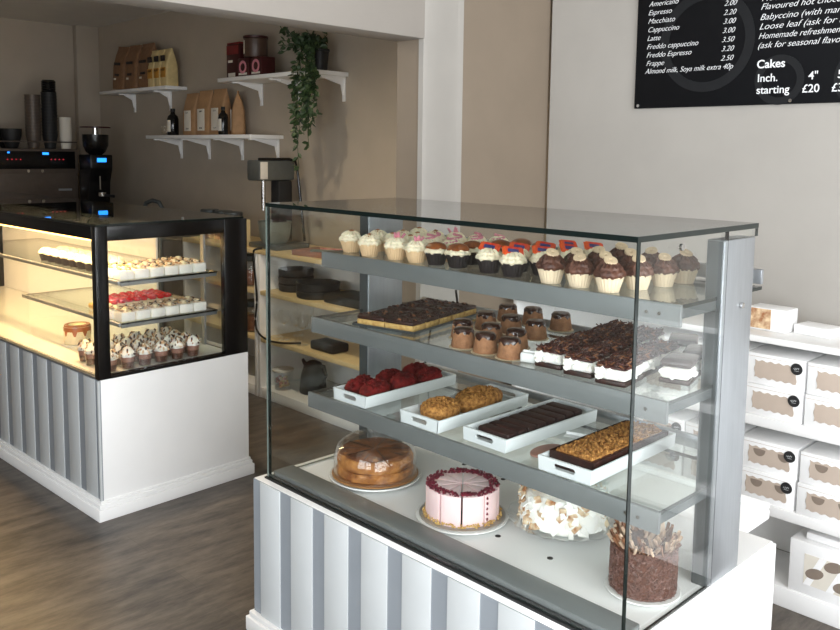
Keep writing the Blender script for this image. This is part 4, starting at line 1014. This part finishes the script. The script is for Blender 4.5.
MB().box(-.072,.072,-.047,.047,.2152,.226,M_tin_red,.004).build('lid',tn_,world=False)
solo(MB().box(-.04,.04,-.04,.04,0,.215,M_tin_red,.006),'red_carton','narrow dark red carton behind the round-marked tins','carton',(-2.505,1.70,1.9005))
rt_ = thing('round_mark_tin','','tin')
MB().box(-.06,.06,-.05,.05,0,.11,M_tin_dark,.006).build('tin_body',rt_,world=False)
MB().lathe([(.024,0),(.04,0),(.04,.0015),(.024,.0015),(.024,0)],M_pinkstick,24,T=Tr(0,-.0504,.055,rx=PI/2)).build('ring_mark',rt_,world=False,label='pale red ring mark')
MB().box(-.045,.045,-.0515,-.0503,.008,.02,M_label).build('print_mark',rt_,world=False)
for j,x in enumerate((-2.452,-2.31)):
    o = rt_ if j==0 else dup(rt_,(0,0,0)); o.location=(x,1.60,1.9005); o['label']='low dark red tin with ring mark, %s of two'%('left','right')[j]; o['group']='ring-marked tins'
cn = thing('brown_canister','brown round canister standing on top of the ring-marked tins','canister',(-2.385,1.60,2.0110))
MB().lathe([(0,0),(.07,0),(.072,.004),(.072,.11),(.068,.114),(0,.114)],M_tin_brown,28).build('canister_body',cn,world=False)
MB().lathe([(0,.1142),(.074,.1142),(.076,.118),(.076,.128),(0,.13)],M_tin_dark,28).build('lid',cn,world=False)
MB().lathe([(.0725,.02),(.073,.021),(.073,.10),(.0725,.101)],M_label,12,a0=-2.2,a1=-1.7).build('label_strip',cn,world=False)
# trailing plant
pl = thing('trailing_plant','trailing green plant in black pot hanging off upper right shelf','plant',(-1.81,1.645,1.9005))
MB().lathe([(0,0),(.044,0),(.054,.108),(.058,.11),(.058,.122),(.052,.122),(.042,.01),(0,.01)],M_pot,28).build('pot',pl,world=False)
MB().cyl(.041,.012,.108,M_choc,n=20,r2=.050).build('soil',pl,world=False)
st, lf_ = MB(), MB()
PX = Vector((-1.83,1.645,1.9005))
def leaf(mbd,p,d,L,w):
    d=d.normalized(); s=d.cross(Vector((R.uniform(-1,1),R.uniform(-1,1),R.uniform(-.4,1)))); s.normalize(); nn=s.cross(d)
    t=bmesh.new()
    P=[p,p+d*L*.35+s*w+nn*L*.06,p+d*L*.7+s*w*.75+nn*L*.05,p+d*L,p+d*L*.7-s*w*.75+nn*L*.05,p+d*L*.35-s*w+nn*L*.06]
    vs=[t.verts.new(q) for q in P]; c_=t.verts.new(p+d*L*.5-nn*L*.05)
    for i in range(6): t.faces.new((vs[i],vs[(i+1)%6],c_))
    mbd._merge(t,M_leaf)
for k_ in range(15):
    ex = R.uniform(-.05,.19); hang = R.uniform(.22,.5) if k_>3 else R.uniform(.5,.56)
    hang *= (1-.5*max(0,ex-.02)/.13)*(1-.3*max(0,-ex)/.04)
    q = [Vector((R.uniform(-.03,.03),R.uniform(-.03,.03),.11)), Vector((ex*.4,-.08,.15+R.uniform(0,.04))), Vector((ex*.8,-.135,.07)), Vector((ex,-.155,-.03))]
    nseg = 5
    for i in range(1,nseg): q.append(Vector((ex+R.uniform(-.02,.02),-.158+R.uniform(-.015,.012),-.03-hang*i/(nseg-1))))
    P_ = smooth(q,6); st.tube(P_,.0016,M_leaf,5)
    for i in range(2,len(P_)):
        for _ in range(2):
            if R.random()<.42: leaf(lf_,P_[i],Vector((R.uniform(-1,1),R.uniform(-1,.3),R.uniform(-1,.25))),R.uniform(.034,.052),R.uniform(.010,.015))
for k_ in range(26):
    a=R.uniform(0,6.3); q=[Vector((0,0,.105)),Vector((.06*math.cos(a)-.04,.05*math.sin(a)-.03,.16)),Vector((R.uniform(.08,.20)*math.cos(a)-.09,min(.09,.12*math.sin(a)-.04),R.uniform(.10,.24)))]
    P_=smooth(q,6); st.tube(P_,.0016,M_leaf,5)
    for i in range(3,len(P_)):
        leaf(lf_,P_[i],Vector((R.uniform(-1,1),R.uniform(-1,.6),R.uniform(-.6,1))),R.uniform(.034,.052),R.uniform(.010,.015))
st.build('stems',pl,world=False); lf_.build('foliage',pl,world=False,kind='stuff')

# ------------------------------------------------------------------ light
w = bpy.data.worlds.new('daylight'); bpy.context.scene.world = w; w.use_nodes = True
bg = w.node_tree.nodes['Background']; bg.inputs['Color'].default_value = (.93,.96,1.0,1); bg.inputs['Strength'].default_value = 1.0
def area(name,loc,rot,sx,sy,power,col,portal=False):
    l = bpy.data.lights.new(name,'AREA'); l.shape='RECTANGLE'; l.size=sx; l.size_y=sy; l.energy=power; l.color=col
    if portal: l.cycles.is_portal = True
    o = bpy.data.objects.new(name,l); C.objects.link(o); o.location=loc; o.rotation_euler=rot
    return o
# daylight arriving through the two shop windows
area('window_daylight',(XR+.2,(VY0+VY1)/2,(VZ0+VZ1)/2),(0,PI/2,0),VZ1-VZ0,VY1-VY0,175,(.97,.98,1))
area('window_daylight',((WX0+WX1)/2,YF-.2,(WZ0+WZ1)/2),(PI/2,0,0),WX1-WX0,WZ1-WZ0,95,(.90,.95,1))
# warm strip inside the second case
p = lw(-1.27,.10,1.085)
area('case_strip_light',p,(0,0,LA),2.4,.04,24,(1,.64,.28))

# warm recessed downlights in the alcove ceiling, above the frame
dl = thing('ceiling_downlight','round recessed warm downlight in alcove ceiling, nearer the partition','ceiling light',(-1.25,.55,2.459))
MB().lathe([(.05,-.001),(.065,-.001),(.065,-.006),(.05,-.008),(.05,-.001)],M_porc,28).build('trim_ring',dl,world=False)
MB().cyl(.048,-.004,-.001,mat('lamp_lens',(255,236,204),.4,emit=(255,226,180),estr=6),n=24).build('lens',dl,world=False)
def spot(loc,e,ang,bl=.8):
    l = bpy.data.lights.new('downlight','SPOT'); l.energy=e; l.color=(1,.84,.62); l.spot_size=ang; l.spot_blend=bl; l.shadow_soft_size=.05
    o = bpy.data.objects.new('downlight',l); C.objects.link(o); o.location=loc
spot((-1.25,.55,2.445),95,2.6,1.0)

# ------------------------------------------------------------------ camera
cam = bpy.data.cameras.new('camera'); co = bpy.data.objects.new('camera',cam); C.objects.link(co)
fwd = Vector((-0.70984213,0.69627889,-0.10639482)); rt = Vector((0.6992446,0.71477346,0.01248555)); up = Vector((-0.08474162,0.06553323,0.99424557))
Mx = Matrix((rt,up,-fwd)).transposed().to_4x4(); Mx.translation = Vector((2.08659687,-1.35987411,1.45631288))
co.matrix_world = Mx
cam.sensor_width = 36; cam.lens = 846.57/840*36; cam.shift_y = (241.73-315)/840; cam.clip_start = .02
sc = bpy.context.scene; sc.camera = co
sc.view_settings.view_transform='Standard'; sc.view_settings.look='None'; sc.view_settings.gamma=1; sc.view_settings.use_curve_mapping=False
sc.view_settings.exposure = .05
sc.cycles.max_bounces = 10; sc.cycles.transparent_max_bounces = 24; sc.cycles.diffuse_bounces = 5
sc.cycles.use_denoising = True
